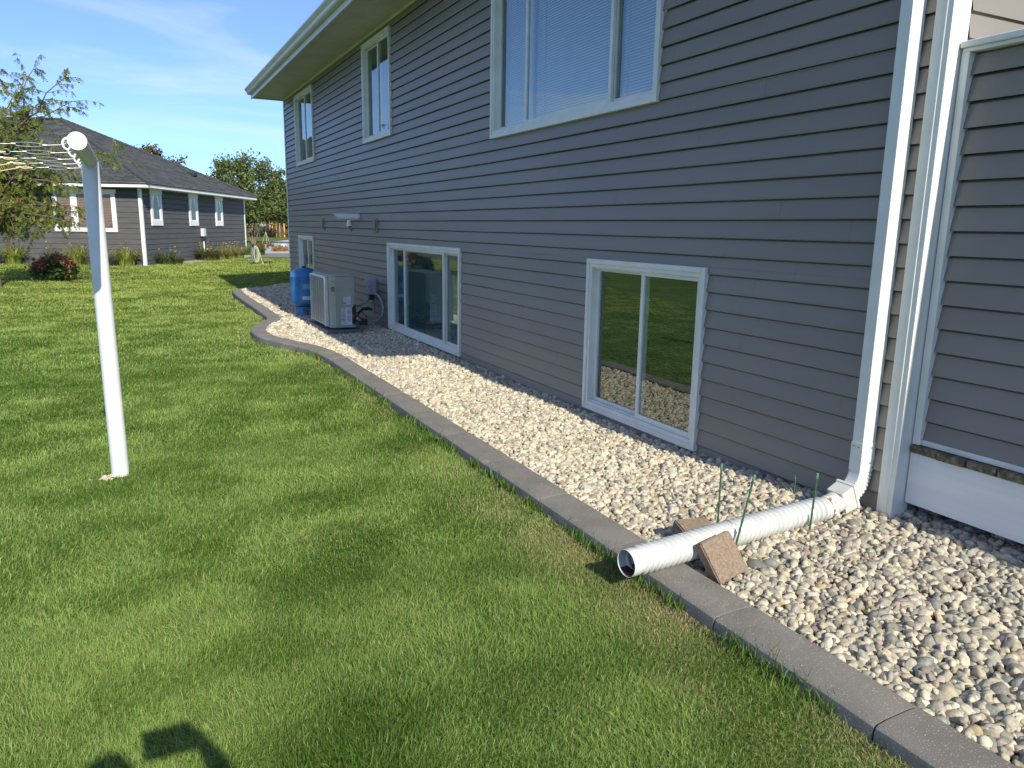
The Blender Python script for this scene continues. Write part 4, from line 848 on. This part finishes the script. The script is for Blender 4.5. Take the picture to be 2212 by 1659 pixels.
        if n_ >= 0:
            cu = MB(); aa, bb = a+fw+q, c_-fw-q; mm = (aa+bb)/2; zt = z1-.22
            for sgn in (0, 1):
                xe = aa if sgn == 0 else bb; vs = []; J = 8
                for j in range(J+1): tt = j/J; zz = z0+.26+(zt-z0-.26)*tt; inner = xe+(mm-xe)*(.12+.62*tt**3); vs += [(xe, -.023-.003*math.sin(j), zz), (inner, -.024, zz)]
                cu.add(vs, [(2*j, 2*j+1, 2*j+3, 2*j+2) for j in range(J)])
            cu.build('curtain', BLINDW, win, fixn=False)
    # triple window in the front wall (face x=0, outward -x); local y runs left
    ya, yb, z0, z1 = .90, 3.16, 1.24, 2.76
    w = MB(); fw = .12; w.box(-.055, -.004, ya, ya+fw, z0, z1-.14); w.box(-.055, -.004, yb-fw, yb, z0, z1-.14); w.box(-.054, -.004, ya+fw, yb-fw, z0, z0+.10); w.box(-.07, -.004, ya-.05, yb+.05, z1-.14, z1)
    for yc in (1.50, 2.40): w.box(-.053, -.004, yc-.075, yc+.075, z0+.10, z1-.14)
    win = w.build('window', NTRIM, o, bevel=.004)
    for a, c_ in ((ya+fw, 1.425), (1.575, 2.325), (2.475, yb-fw)):
        s = MB(); q = .04; s.box(-.04, -.004, a, a+q, z0+.1, z1-.14); s.box(-.04, -.004, c_-q, c_, z0+.1, z1-.14); s.box(-.039, -.004, a+q, c_-q, z0+.1, z0+.1+q); s.box(-.039, -.004, a+q, c_-q, z1-.14-q, z1-.14); s.build('sash', NTRIM, win)
        g = MB(); g.quad((-.034, a+q, z1-.18), (-.034, c_-q, z1-.18), (-.034, c_-q, z0+.14), (-.034, a+q, z0+.14)); g.build('pane', GLASSN, win, fixn=False)
        k = MB(); k.quad((-.016, a+q, z0+.14), (-.016, c_-q, z0+.14), (-.016, c_-q, z1-.18), (-.016, a+q, z1-.18)); k.build('room_backing', DARK, win, fixn=False)
        bl = MB(); z = z0+.15
        while z < z1-.19: bl.quad((-.029, a+q+.01, z), (-.029, c_-q-.01, z), (-.020, c_-q-.01, z+.046), (-.020, a+q+.01, z+.046)); z += .056
        bl.build('blind', BROWNB, win, fixn=False)
    # meter, conduit, vents on the side wall
    mt = MB(); mt.box(5.52, 5.86, -.16, -.02, 1.03, 1.38); mb = mt.build('utility_box', mat('pale_grey_box', (.55, .55, .54), (.62, .62, .6), rough=.5), o, bevel=.03)
    mt = MB(); mt.box(5.60, 5.78, -.15, -.02, .88, 1.03); mt.tube([(5.70, -.12, 1.0), (5.71, -.13, .9), (5.70, -.11, .86)], .02, 6); mt.build('meter_socket', BLK, o)
    mt = MB(); mt.tube([(5.70, -.08, .9), (5.71, -.08, .0)], .03, 8); mt.build('conduit', LABW, o)
    mt = MB(); mt.box(6.16, 6.40, -.05, -.01, .27, .50); mt.box(6.2, 6.36, -.12, -.05, .28, .42); mt.build('dryer_vent', LABW, o, bevel=.02)
    mt = MB(); mt.box(10.86, 11.1, -.05, -.01, .17, .42); mt.build('outlet_cover', LABW, o, bevel=.01)
    mt = MB(); mt.tube([(11.2, -.02, .18), (11.2, -.14, .18), (11.22, -.16, .12)], .025, 6); mt.tube([(11.2, -.10, .26), (11.2, -.10, .18)], .05, 8); mt.build('hose_bib', REDM, o)
    sl_ = MB(); sl_.box(8.6, 10.6, -1.0, -.25, -.02, .05); sl = sl_.build('edge_slab', CONC, o)
    sl_ = MB(); sl_.box(2.4, 4.3, -.75, -.08, -.02, .05); sl_.build('edge_slab', CONC, o)
neighbour()
RZ = R(65); CN = Vector((-2.79, 31.37, -.11))
def NB(u, v, z=0): return Vector((CN.x+u*math.cos(RZ)-v*math.sin(RZ), CN.y+u*math.sin(RZ)+v*math.cos(RZ), CN.z+z))

# ------------------------------------------------------------------ road, drive
def flat(name, pts, z, m):
    b = MB(); b.add([(x, y, z) for x, y in pts], [tuple(range(len(pts)))]); o = b.build(name, m, fixn=False); tag(o, kind='structure')
flat('road', [(-60, 16+28), (60, 30.5-12), (60, 35.5-12), (-60, 49.5)] if False else [(-20, 44.2), (3.2, 38.9), (9, 37.6), (60, 26), (60, 31), (9, 42.7), (4.2, 43.8), (-20, 49.3)], -.094, ASPH)
flat('driveway', [(3.45, 44.0), (14, 41.7), (20, 80), (11.2, 80.9), (7.7, 69.9), (4.7, 52.5)], -.090, CONC)
ts = MB(); ts.box(0, 0, 0, 0, 0, 0)

# ------------------------------------------------------------------ foliage
def leaf_cloud(name, parent, centers, per, spread, size, cols, seed, elong=1.6, flat_=1.0, droop=0, extra=None):
    g = np.random.default_rng(seed); C = np.repeat(np.array(centers), per, 0); n = len(C); sp = np.repeat(np.atleast_1d(spread)*np.ones(len(centers)), per)
    d = g.normal(size=(n, 3)); P = C+d*sp[:, None]*np.array((1, 1, flat_)); 
    a = g.normal(size=(n, 3)); a[:, 2] -= droop; a /= np.linalg.norm(a, axis=1)[:, None]; b = np.cross(a, g.normal(size=(n, 3))); b /= np.linalg.norm(b, axis=1)[:, None]
    S = size*np.exp(g.normal(0, .25, n)); a = a*(S*elong*.5)[:, None]; b = b*(S*.5)[:, None]
    V = np.stack([P-a, P+b*.9-a*.1, P+a, P-b*.9-a*.1], 1).reshape(-1, 3); cc = np.array(cols); ci = g.integers(0, len(cc), n); c = cc[ci]*g.uniform(.75, 1.25, (n, 1))
    CC = np.repeat(c, 4, 0); off = OFF.get(parent.name, Vector((0, 0, 0))); V = V-np.array(off)
    if extra == 'raw': return V, CC
    if extra: V2, C2 = leaf_cloud(name, parent, *extra, extra='raw'); V = np.concatenate([V, V2]); CC = np.concatenate([CC, C2])
    n = len(V)//4; return np_mesh(name, V, np.arange(4*n), CC, LEAFM, parent, sizes=np.full(n, 4))
def limb_path(a, b, g, n=7, wob=.12, sag=0.0):
    a, b = Vector(a), Vector(b); L = (b-a).length; out = []
    for i in range(n+1):
        t = i/n; p = a.lerp(b, t); w = math.sin(math.pi*t)*wob*L*.35; p += Vector((g.gauss(0, 1), g.gauss(0, 1), g.gauss(0, .6)))*w*.35+Vector((0, 0, 1))*math.sin(math.pi*t)*sag*L; out.append(p)
    return out

def locust():
    base = Vector((-6.22, 21.9, -.11)); g = random.Random(8); o = root('honey_locust_tree', base, 'feathery honey locust tree with drooping yellow green sprays at the left edge of the lawn', 'tree')
    t = MB(); top = base+Vector((.05, .3, 2.7)); t.tube([base-Vector((0, 0, .1)), base+Vector((0, 0, .4)), base+Vector((.02, .1, 1.4)), top], [.10, .075, .065, .055], 10)
    cam0 = Vector((-3.36, 0, 1.5)); raw = [(-6.29, 24.91, 2.41), (-5.72, 25.33, 5.46), (-5.43, 25.05, 4.86), (-5.12, 24.99, 5.29), (-4.94, 24.94, 5.47), (-4.23, 24.53, 5.24), (-4.08, 24.31, 4.64), (-4.78, 24.68, 4.68), (-4.2, 24.1, 3.25), (-4.6, 24.12, 2.75), (-4.65, 23.84, 1.44), (-5.29, 24.08, 1.05), (-5.73, 24.32, 1.18), (-6.16, 24.57, 1.29), (-5.75, 24.92, 3.63), (-5.07, 24.61, 3.77), (-6.6, 25.2, 5.0), (-6.9, 24.9, 3.6), (-7.1, 24.6, 2.2), (-5.0, 24.4, 2.1), (-5.6, 24.6, 2.4), (-4.75, 24.2, 3.3), (-5.4, 24.7, 3.1), (-6.1, 25, 4.3),
        (-5.9, 23.9, 1.9), (-5.15, 24.0, 1.6), (-6.5, 24.0, 1.7), (-5.3, 24.8, 4.3), (-5.9, 25.2, 2.9), (-4.9, 24.7, 2.9), (-5.2, 24.9, 2.4), (-6.0, 24.9, 3.5), (-5.5, 25.6, 3.4), (-6.6, 25.0, 4.4), (-6.5, 24.7, 3.0), (-3.2, 23.55, 3.27), (-3.45, 23.7, 3.1), (-4.3, 24.0, 1.9), (-4.9, 24.2, 1.9), (-5.6, 24.4, 1.5), (-6.0, 24.5, 2.0), (-6.3, 24.6, 2.6), (-5.2, 24.5, 1.5), (-5.8, 24.3, 3.0), (-4.9, 24.4, 2.4), (-4.25, 23.8, 1.75), (-4.4, 23.8, 1.45), (-4.75, 23.8, 2.0), (-4.0, 23.8, 2.2), (-4.55, 23.9, 3.4)]
    tips = []
    for (x, y, z) in raw:
        dv = (Vector((x, y, z))-cam0)*(18.4/20.3+g.uniform(-.03, .04)); tips.append(cam0+dv+Vector((-.27, .12, 0)))
    extra = [base+Vector((g.uniform(-2.6, .2), g.uniform(-1.5, 1.8), g.uniform(1.2, 5.2))) for _ in range(12)]
    fr = []; 
    for i, tp in enumerate(tips+extra):
        s0 = base.lerp(top, g.uniform(.45, 1.0)) if tp.z < 3.4 else top+Vector((0, .05, g.uniform(-.4, .2)))
        pth = limb_path(s0, tp, g, 9, .22, .10 if tp.z < 3.4 else .05); t.tube(pth, [.028*(1-.85*j/9)+.004 for j in range(10)], 6)
        for j in range(3, 10):
            nsub = 2 if j < 9 else 3
            for q in range(nsub):
                dd = Vector((g.gauss(.15, .7), g.gauss(0, .6), g.gauss(-.1, .45))).normalized()*g.uniform(.25, .62); e = pth[j]+dd; sp = limb_path(pth[j], e, g, 4, .2, .05); t.tube(sp, [.007, .006, .005, .004, .003], 4)
                for k in range(1, 5):
                    for _ in range(4): fr.append((sp[k], Vector((dd.x*.8+g.gauss(0, .5), dd.y*.8+g.gauss(0, .5), g.gauss(-.9, .35))).normalized()))
    t.build('trunk', BARK, o, smooth=True)
    rg = np.random.default_rng(6); V = []; C = []
    cols = [(.15, .19, .03), (.22, .25, .045), (.10, .15, .03), (.07, .11, .025), (.30, .30, .07), (.13, .19, .04)]
    for p, d in fr:
        Lf = g.uniform(.08, .18); side = d.cross(Vector((g.gauss(0, 1), g.gauss(0, 1), g.gauss(0, 1)))).normalized(); c = Vector(cols[g.randrange(6)])*g.uniform(.8, 1.25)
        if g.random() < .02: c = Vector((.35, .2, .05))
        nl = 4
        for k in range(nl):
            for sg in (-1, 1):
                b0 = p+d*Lf*(k+.3)/nl; tip = b0+side*sg*.028*(1-.12*k)+d*.014; w = d*.007; V += [b0-w*.4, b0+w, tip, b0-w*.4+side*sg*.02-d*.008]; C += [c]*4
    V = np.array([v[:] for v in V])-np.array(base); n = len(V)//4; np_mesh('crown', V, np.arange(4*n), np.array([c[:] for c in C]), LEAFM, o, sizes=np.full(n, 4))
locust()

def leafy_tree(name, label, base, stems, blobs, per, size, cols, seed, nsub=26, barkm=BARK, sr=.09, cat='tree', sub=.32):
    g = random.Random(seed); base = Vector(base); o = root(name, base, label, cat); t = MB(); cs = []; sp = []
    for (dx, dy, h, r0) in stems:
        tp = base+Vector((dx, dy, h)); t.tube(limb_path(base+Vector((dx*.12, dy*.12, -.1)), tp, g, 7, .08), [r0*(1-.1*j) for j in range(8)], 8)
    for (bx, by, bz, rx, ry, rz) in blobs:
        c = base+Vector((bx, by, bz)); s0 = min(((base+Vector((dx, dy, h))) for dx, dy, h, r in stems), key=lambda q: (q-c).length)
        t.tube(limb_path(s0, c, g, 5, .1), [.05, .04, .03, .025, .02, .012], 5)
        for _ in range(nsub):
            while True:
                q = Vector((g.uniform(-1, 1), g.uniform(-1, 1), g.uniform(-1, 1)))
                if .25 < q.length < 1: break
            p = c+Vector((q.x*rx, q.y*ry, q.z*rz)); cs.append(p[:]); sp.append(g.uniform(.6, 1.2)*sub)
            if g.random() < .3: t.tube(limb_path(c, p, g, 3, .1), [.016, .012, .008, .005], 4)
    t.build('trunk', barkm, o, smooth=True); leaf_cloud('crown', o, cs, per, np.array(sp), size, cols, seed)
    return o
GC = [(.11, .15, .045), (.16, .20, .06), (.07, .10, .03), (.24, .27, .11), (.13, .17, .05)]
leafy_tree('birch_tree', 'clump birch tree with peeling reddish trunks between the neighbour house and the driveway', (5.9, 65.6, -.11), [(-.8, .2, 2.5, .05), (-.2, 0, 2.7, .06), (.3, .1, 2.7, .05), (.85, .1, 2.6, .045)],
    [(-1.6, 0, 4.7, 1.3, 1.3, 1.9), (-.3, .3, 5.0, 1.2, 1.3, 2.0), (1.4, 0, 4.8, 1.2, 1.3, 1.9), (.6, -.4, 3.4, 1.7, 1.5, 1.2), (2.8, 0, 3.6, 1.3, 1.3, 1.3), (-1.6, 0, 3.2, 1.4, 1.4, 1.1), (3.6, .5, 2.6, 1.0, 1.2, 1.0), (1.8, -.2, 2.6, 1.4, 1.2, .8), (-2.8, .5, 4.1, .8, 1, 1.0), (-.4, 0, 2.4, 1.6, 1.2, .7)], 95, .13, GC, 31, nsub=34, barkm=BIRCHB)
leafy_tree('oak_tree', 'distant tree whose top just shows above the neighbour roof', (-.3, 84, -.11), [(0, 0, 6, .2), (.8, 0, 5.6, .15)], [(-.3, 0, 7.2, 1.5, 1.2, 1.7), (1.4, 0, 6.9, 1.4, 1.2, 1.3), (0, 0, 5.3, 2.4, 1.6, 1.6)], 60, .16, [(.12, .10, .035), (.09, .10, .03), (.16, .11, .05)], 32, nsub=30)
leafy_tree('maple_tree', 'dark green round tree behind the trellis at the house corner', (17.0, 104, -.11), [(0, 0, 2.4, .2)], [(-1, 0, 3.6, 2.4, 2, 1.9), (2, 0, 3.4, 2.4, 2, 2.2), (0, 0, 2.2, 3.2, 2, 1.6), (3.4, 0, 2.3, 2.2, 2, 1.6), (-3, 0, 2.6, 2, 2, 1.5)], 90, .2, [(.03, .055, .02), (.045, .07, .025), (.06, .09, .03)], 33, nsub=34)
leafy_tree('spruce_tree', 'dark tree filling the gap behind the birch crown', (8.5, 110, -.11), [(0, 0, 4, .2)], [(0, 0, 4.6, 3, 2.2, 2.4), (-4, 0, 3.2, 3, 2, 2), (3, 0, 3.4, 2.4, 2, 1.8), (-1, 0, 2.0, 5, 2, 1.2)], 90, .2, [(.035, .06, .025), (.05, .075, .03)], 34, nsub=36)

def shrub(name, label, c, rx, rz, per, size, cols, seed, cat='shrub', flowers=None, nsub=22, group=None):
    g = random.Random(seed); c = Vector(c); o = root(name, c, label, cat, group); t = MB(); cs = []; fl = []
    for _ in range(nsub):
        a = g.uniform(0, 6.28); rr = math.sqrt(g.random()); p = c+Vector((rx*rr*math.cos(a), rx*.8*rr*math.sin(a), rz*(.25+.7*math.sqrt(max(0, 1-rr*rr))*g.uniform(.5, 1)))); cs.append(p[:]); t.tube(limb_path(c+Vector((g.uniform(-.06, .06), g.uniform(-.06, .06), -.05)), p, g, 3, .1), [.01, .008, .006, .004], 4)
        if g.random() < .8: fl.append((p+Vector((g.gauss(0, .04), g.gauss(0, .04)-.05, g.uniform(.04, .13))))[:])
    t.build('stems', BARK, o); leaf_cloud('foliage', o, cs, per, rx*.17, size, cols, seed, extra=(fl, 60, .055, .045, flowers, seed+1, 1.1) if flowers else None)
    return o
shrub('hydrangea_bush', 'rounded shrub with fading pink flower heads in the far lawn', (-5.12, 24.0, -.11), .50, .64, 60, .07, [(.05, .09, .02), (.08, .13, .03), (.14, .19, .05)], 41, 'bush', flowers=[(.50, .13, .13), (.60, .25, .20), (.40, .16, .10), (.46, .09, .12)], nsub=34)

def daylily(label, c, r, h, n, seed, cols, stalks=8, group='daylily clumps along the neighbour wall', name='daylily_clump'):
    g = np.random.default_rng(seed); o = root(name, c, label, 'plant', group); V = []; F = []; S = []; C = []
    def blade(b, dirv, L, w, up, col):
        pts = []; 
        for i in range(5): t = i/4; pts.append(b+dirv*(L*.75*t**1.4)+np.array((0, 0, 1))*(up*L*(t-.72*t*t*1.0)))
        s = np.cross(dirv, (0, 0, 1)); s = s/np.linalg.norm(s); k = len(V)
        for i, p in enumerate(pts): ww = w*(1-.85*(i/4)**1.5); V.append(p-s*ww/2); V.append(p+s*ww/2); C.append(col); C.append(col)
        for i in range(4): F.extend([k+2*i, k+2*i+1, k+2*i+3, k+2*i+2]); S.append(4)
    for _ in range(int(n*1.7)):
        a = g.uniform(0, 6.28); rr = r*.55*math.sqrt(g.random()); b = np.array((rr*math.cos(a), rr*.6*math.sin(a), 0.)); d = np.array((math.cos(a)+g.normal(0, .3), math.sin(a)+g.normal(0, .3), 0.)); d /= np.linalg.norm(d)
        blade(b, d, h*g.uniform(.7, 1.3), .022*g.uniform(.8, 1.5), g.uniform(1.7, 3.1), np.array(cols[g.integers(0, len(cols))])*g.uniform(.8, 1.2))
    for _ in range(stalks):
        a = g.uniform(0, 6.28); b = np.array((r*.4*math.cos(a), r*.3*math.sin(a), 0.)); tp = b+np.array((g.normal(0, .12), g.normal(0, .1), h*g.uniform(1.2, 1.9))); s = np.array((.006, .003, 0)); k = len(V); V += [b-s, b+s, tp+s, tp-s]; C += [np.array((.18, .15, .06))]*4; F.extend([k, k+1, k+2, k+3]); S.append(4)
        k = len(V); e = .02; V += [tp+np.array((-e, 0, -e)), tp+np.array((e, 0, -e)), tp+np.array((e, .01, e)), tp+np.array((-e, 0, e))]; C += [np.array(((.45, .33, .08), (.2, .15, .06))[g.integers(0, 2)])]*4; F.extend([k, k+1, k+2, k+3]); S.append(4)
    np_mesh('leaves', np.array(V), np.array(F), np.array(C), LEAFM, o, sizes=np.array(S)); return o
YG = [(.24, .30, .05), (.36, .38, .08), (.16, .23, .04), (.42, .36, .12)]
daylily('yellow green daylily clump just left of the neighbour corner board', NB(-.35, .55), .5, .55, 170, 51, YG)
daylily('small sparse daylily clump behind the clothesline post', NB(-.35, 1.45), .3, .45, 70, 52, YG, 6)
daylily('daylily clump with tall stalks below the triple window, right of the pink shrub', NB(-.35, 2.35), .5, .55, 120, 53, YG, 12)
daylily('daylily clump left of the pink shrub with bare seed stalks', NB(-.35, 4.6), .45, .6, 130, 54, YG, 12)
daylily('daylily clump beside the tree trunk at the left edge', NB(-.35, 5.5), .35, .5, 110, 55, YG, 5)
daylily('wispy dark weeds growing up the wall behind the pink shrub', NB(-.25, 3.3), .2, .5, 50, 56, [(.06, .08, .04), (.09, .11, .05)], 6, None, 'weed_clump')
daylily('grey green feathery plants along the side wall beside the corner board', NB(1.0, -.35), .5, .4, 170, 57, [(.10, .13, .05), (.14, .16, .07)], 5, None, 'yarrow_clump')
daylily('grey green feathery plants farther along the side wall', NB(1.9, -.35), .45, .28, 120, 58, [(.10, .13, .05), (.14, .16, .07)], 2, None, 'yarrow_clump')
for i, (u, lb) in enumerate(((5.0, 'dark leafy clump below the utility box on the side wall'), (6.2, 'tan ornamental grass clump below the dryer vent'), (7.4, 'wide tan ornamental grass clump in the middle of the side bed'), (8.4, 'tan ornamental grass clump at the far end of the side bed'))):
    daylily(lb, NB(u, -.5), .75, .42, 330, 60+i, [(.10, .12, .04), (.16, .15, .06)] if i == 0 else [(.34, .31, .11), (.42, .36, .15), (.20, .23, .06), (.34, .31, .09)], 10, 'ornamental grass along the neighbour side wall', 'grass_clump')
daylily('low green plants beside the far corner of the neighbour house', NB(10.7, -.5), .5, .4, 200, 65, [(.12, .17, .04), (.16, .21, .05)], 4, None, 'hosta_clump')
daylily('leafy yellow green plant in front of the garden hose', NB(11.6, -.7), .5, .5, 200, 66, [(.15, .20, .04), (.2, .25, .06)], 4, None, 'hosta_clump')

def hose_and_hook():
    b = Vector((1.32, 32.3, -.11)); o = root('shepherds_hook', b, 'thin dark garden hook pole beside the coiled hose', 'garden hook'); m = MB()
    m.tube([b, b+Vector((0, 0, 1.15)), b+Vector((.04, 0, 1.32)), b+Vector((.15, 0, 1.42)), b+Vector((.30, 0, 1.40)), b+Vector((.37, 0, 1.30))], .010, 6); m.build('pole', BLK, o)
    p = b+Vector((.37, -.02, 1.30)); o = root('hanging_basket', p-Vector((0, 0, .65)), 'white hanging basket with reddish trailing plants on the garden hook', 'hanging basket'); s = MB()
    for a in range(3): s.tube([p, p+Vector((.17*math.cos(a*2.1+.5), .17*math.sin(a*2.1+.5), -.48))], .007, 5)
    s.build('hanger', mat('cream_rope', (.6, .55, .42)), o); c = MB(); c.lathe([(.09, 0), (.13, .16), (.14, .17)], (p.x, p.y, p.z-.66), 18); c.build('pot', LABW, o, smooth=True)
    leaf_cloud('flowers', o, [(p.x+.24*math.cos(a)*q, p.y+.2*math.sin(a)*q, p.z-.48-.05*q) for a in np.linspace(0, 6.2, 10) for q in (.4, 1.0)], 26, .035, .04, [(.35, .10, .05), (.28, .14, .06), (.10, .13, .04)], 71)
    h = Vector((1.13, 32.1, -.11)); o = root('hose_stand', h, 'garden hose coiled over a short stand beside the neighbour corner', 'hose stand'); m = MB(); m.tube([h, h+Vector((0, 0, .82))], .02, 8); m.box(h.x-.03, h.x+.03, h.y-.2, h.y+.1, h.z+.74, h.z+.80); m.build('stand', BLK, o)
    for i, (mt, dx) in enumerate(((mat('green_hose', (.05, .13, .10), rough=.4), -.03), (mat('tan_hose', (.5, .42, .3), rough=.5), .09), (mat('grey_hose', (.22, .24, .22), rough=.5), .03))):
        r = MB()
        for k in range(3): r.ring((h.x+dx+.02*k, h.y-.1, h.z+.44-.02*k), (1, 0, .0), (0, 0, 1), .06+.018*i+.008*k, .30, .014, 26, 6)
        r.build('hose_coil', mt, o, smooth=True)
    r = MB(); r.tube([(h.x+.12, h.y-.1, h.z+.75), (h.x+.24, h.y-.12, h.z+.45), (h.x+.31, h.y-.15, h.z+.15), (h.x+.36, h.y-.2, h.z+.02)], .014, 6); r.build('hose_end', MATS['tan_hose'], o, smooth=True)
hose_and_hook()
def lump():  # small unidentified dark object on the far lawn, modelled as two lumps
    import bmesh
    for dx, lb in ((0, 'left dark lump of a pair lying on the far lawn'), (.16, 'right dark lump of a pair lying on the far lawn')):
        bm = bmesh.new(); bmesh.ops.create_icosphere(bm, subdivisions=3, radius=1)
        for v in bm.verts:
            v.co.x *= .085; v.co.y *= .13; v.co.z *= .055
            if v.co.z > .02 and v.co.y > .02: v.co.z *= .35
        me = bpy.data.meshes.new('lawn_lump'); bm.to_mesh(me); bm.free(); me.materials.append(BLK); me.polygons.foreach_set('use_smooth', [True]*len(me.polygons)); o = bpy.data.objects.new('lawn_lump', me); COL.objects.link(o); o.location = (1.68+dx, 32.6, -.05); o.rotation_euler = (0, 0, R(70)); tag(o, lb, 'shoe', 'dark lumps on the lawn')
lump()
def planter():
    c = Vector((4.82, 47.3, -.09)); o = root('flower_planter', c, 'low planter of orange and red flowers standing on the driveway', 'planter'); b = MB(); b.lathe([(.3, 0), (.40, .10), (.42, .12)], c, 20); b.build('bowl', mat('terracotta', (.4, .18, .08)), o, smooth=True)
    cs = [(c.x+.42*math.cos(a)*q, c.y+.3*math.sin(a)*q, c.z+.14+.14*(1-q)) for a in np.linspace(0, 6, 13) for q in (.3, .7, 1)]; leaf_cloud('flowers', o, cs, 22, .05, .07, [(.55, .2, .06), (.45, .08, .04), (.12, .2, .05), (.2, .35, .3), (.6, .35, .12)], 81, elong=1.2)
    c = Vector((5.05, 47.8, -.09)); o = root('garden_pot', c, 'small white pot with handles behind the orange flowers', 'pot'); b = MB(); b.lathe([(.10, 0), (.15, .2), (.14, .42), (.16, .44)], c, 16); b.build('pot_body', LABW, o, smooth=True); b = MB(); b.ring(c+Vector((-.15, 0, .34)), (1, 0, 0), (0, 0, 1), .07, .08, .015, 12, 6); b.ring(c+Vector((.15, 0, .34)), (1, 0, 0), (0, 0, 1), .07, .08, .015, 12, 6); b.build('handle', LABW, o, smooth=True)
planter()
def trellis():
    o = root('garden_trellis', (13, 100, -.11), 'orange stained wooden trellis fence with dark mesh panels far behind the birch', 'trellis')
    xs_ = [(10.6, 101.2), (12.05, 100.5), (12.83, 100.18), (13.1, 100.1), (13.55, 99.9), (13.95, 99.68), (14.45, 99.5)]; hs = [2.2, 2.3, 1.9, 1.9, 1.9, 1.9, 2.0]
    for i, ((x, y), h) in enumerate(zip(xs_, hs)):
        w = .085 if i in (2, 3, 6) else .05; b = MB(); b.box(x-w, x+w, y-w, y+w, -.11, h); b.build('post', ORW, o)
    b = MB(); b.box(10.5, 14.6, 99.95, 100.05, 3.1, 3.25); b.box(10.6, 10.72, 99.9, 100.02, -.1, 3.1); b.box(14.5, 14.6, 99.9, 100.02, 2.0, 3.1); b.build('top_beam', ORW, o)
    m = MB()
    for i in range(len(xs_)-1):
        (x0, y0), (x1, y1) = xs_[i], xs_[i+1]; n = int((x1-x0)/.09)+1
        for k in range(n): xx = x0+(x1-x0)*(k+.5)/n; yy = y0+(y1-y0)*(k+.5)/n; m.box(xx-.025, xx+.025, yy+.08, yy+.10, -.1, 1.75)
        for k in range(9): z = .05+k*.2; m.box(x0, x1, (y0+y1)/2+.1, (y0+y1)/2+.12, z, z+.05)
    m.build('lattice_panel', MESHM, o)
    shrub('garden_bush', 'pale bush at the right end of the orange trellis', (15.6, 98, -.11), 1.4, 1.1, 60, .14, [(.14, .17, .07), (.18, .2, .09)], 91, 'bush', nsub=24)
    shrub('flower_bush', 'yellow flowering bush beside the birch trunks', (4.3, 66.5, -.11), .8, 1.1, 60, .12, [(.3, .28, .04), (.14, .2, .04), (.4, .3, .05)], 92, 'bush', nsub=22)
    shrub('ground_bush', 'low dark bush in front of the trellis lattice', (11.6, 97.5, -.11), 1.6, .9, 60, .14, [(.04, .05, .03), (.07, .09, .04)], 93, 'bush', nsub=24)
trellis()

# ------------------------------------------------------------------ photographer behind the camera (casts the shadow on the lawn)
def photographer():
    o = root('person', (-3.42, -.48, -.05), 'person in dark clothes holding up a phone to take the picture', 'person')
    V = {}; E = []; rad = []
    pts = [('pel', (-3.44, -.48, .93), .135), ('bel', (-3.44, -.48, 1.05), .125), ('che', (-3.45, -.47, 1.22), .145), ('nb', (-3.455, -.44, 1.40), .065), ('hd0', (-3.455, -.40, 1.50), .062), ('hd1', (-3.455, -.39, 1.575), .088), ('hd2', (-3.46, -.40, 1.66), .088), ('hd3', (-3.46, -.41, 1.735), .062),
           ('sr', (-3.27, -.46, 1.32), .06), ('er', (-3.12, -.24, 1.20), .05), ('wr', (-3.185, -.10, 1.43), .036), ('hr', (-3.215, -.085, 1.505), .056), ('sl', (-3.65, -.46, 1.32), .06), ('el', (-3.70, -.26, 1.20), .045), ('wl', (-3.64, -.12, 1.12), .028), ('hl', (-3.62, -.06, 1.12), .03),
           ('hpr', (-3.34, -.48, .88), .10), ('kr', (-3.33, -.45, .48), .065), ('ar', (-3.33, -.49, .05), .042), ('tr', (-3.32, -.34, -.01), .032), ('hpl', (-3.54, -.48, .88), .10), ('kl', (-3.56, -.45, .48), .065), ('al', (-3.56, -.49, .05), .042), ('tl', (-3.58, -.34, -.01), .032)]
    for k in range(4):
        z = 1.535-.022*k; pts += [('f%d0' % k, (-3.227, -.052, z), .0085), ('f%d1' % k, (-3.25, -.060, z), .008), ('f%d2' % k, (-3.277, -.056-.001*k, z), .007)]
    pts += [('t0', (-3.20, -.065, 1.465), .010), ('t1', (-3.23, -.060, 1.452), .009)]
    for i, (n, p, r) in enumerate(pts): V[n] = i
    ed = [('pel', 'bel'), ('bel', 'che'), ('che', 'nb'), ('nb', 'hd0'), ('hd0', 'hd1'), ('hd1', 'hd2'), ('hd2', 'hd3'), ('che', 'sr'), ('sr', 'er'), ('er', 'wr'), ('wr', 'hr'), ('che', 'sl'), ('sl', 'el'), ('el', 'wl'), ('wl', 'hl'), ('pel', 'hpr'), ('hpr', 'kr'), ('kr', 'ar'), ('ar', 'tr'), ('pel', 'hpl'), ('hpl', 'kl'), ('kl', 'al'), ('al', 'tl'), ('hr', 't0'), ('t0', 't1')]
    for k in range(4): ed += [('hr', 'f%d0' % k), ('f%d0' % k, 'f%d1' % k), ('f%d1' % k, 'f%d2' % k)]
    me = bpy.data.meshes.new('body'); off = Vector(o.location); me.from_pydata([tuple(Vector(p)-off) for n, p, r in pts], [(V[a], V[b]) for a, b in ed], []); me.materials.append(CLOTH)
    b = bpy.data.objects.new('body', me); COL.objects.link(b); b.parent = o; OFF[b.name] = off
    sk = b.modifiers.new('skin', 'SKIN'); sv = me.skin_vertices[0].data
    for i, (n, p, r) in enumerate(pts): sv[i].radius = (r, r)
    sv[0].use_root = True; ss = b.modifiers.new('sub', 'SUBSURF'); ss.levels = 1; ss.render_levels = 1
    p = root('phone', (-3.29, -.04, 1.50), 'dark smartphone held up in front of the photographer', 'phone'); m = MB(); m.box(-3.375, -3.235, -.045, -.034, 1.448, 1.548); m.build('case', BLK, p, bevel=.004)
photographer()
for ob in list(bpy.data.meshes):
    if ob.users == 0: bpy.data.meshes.remove(ob)
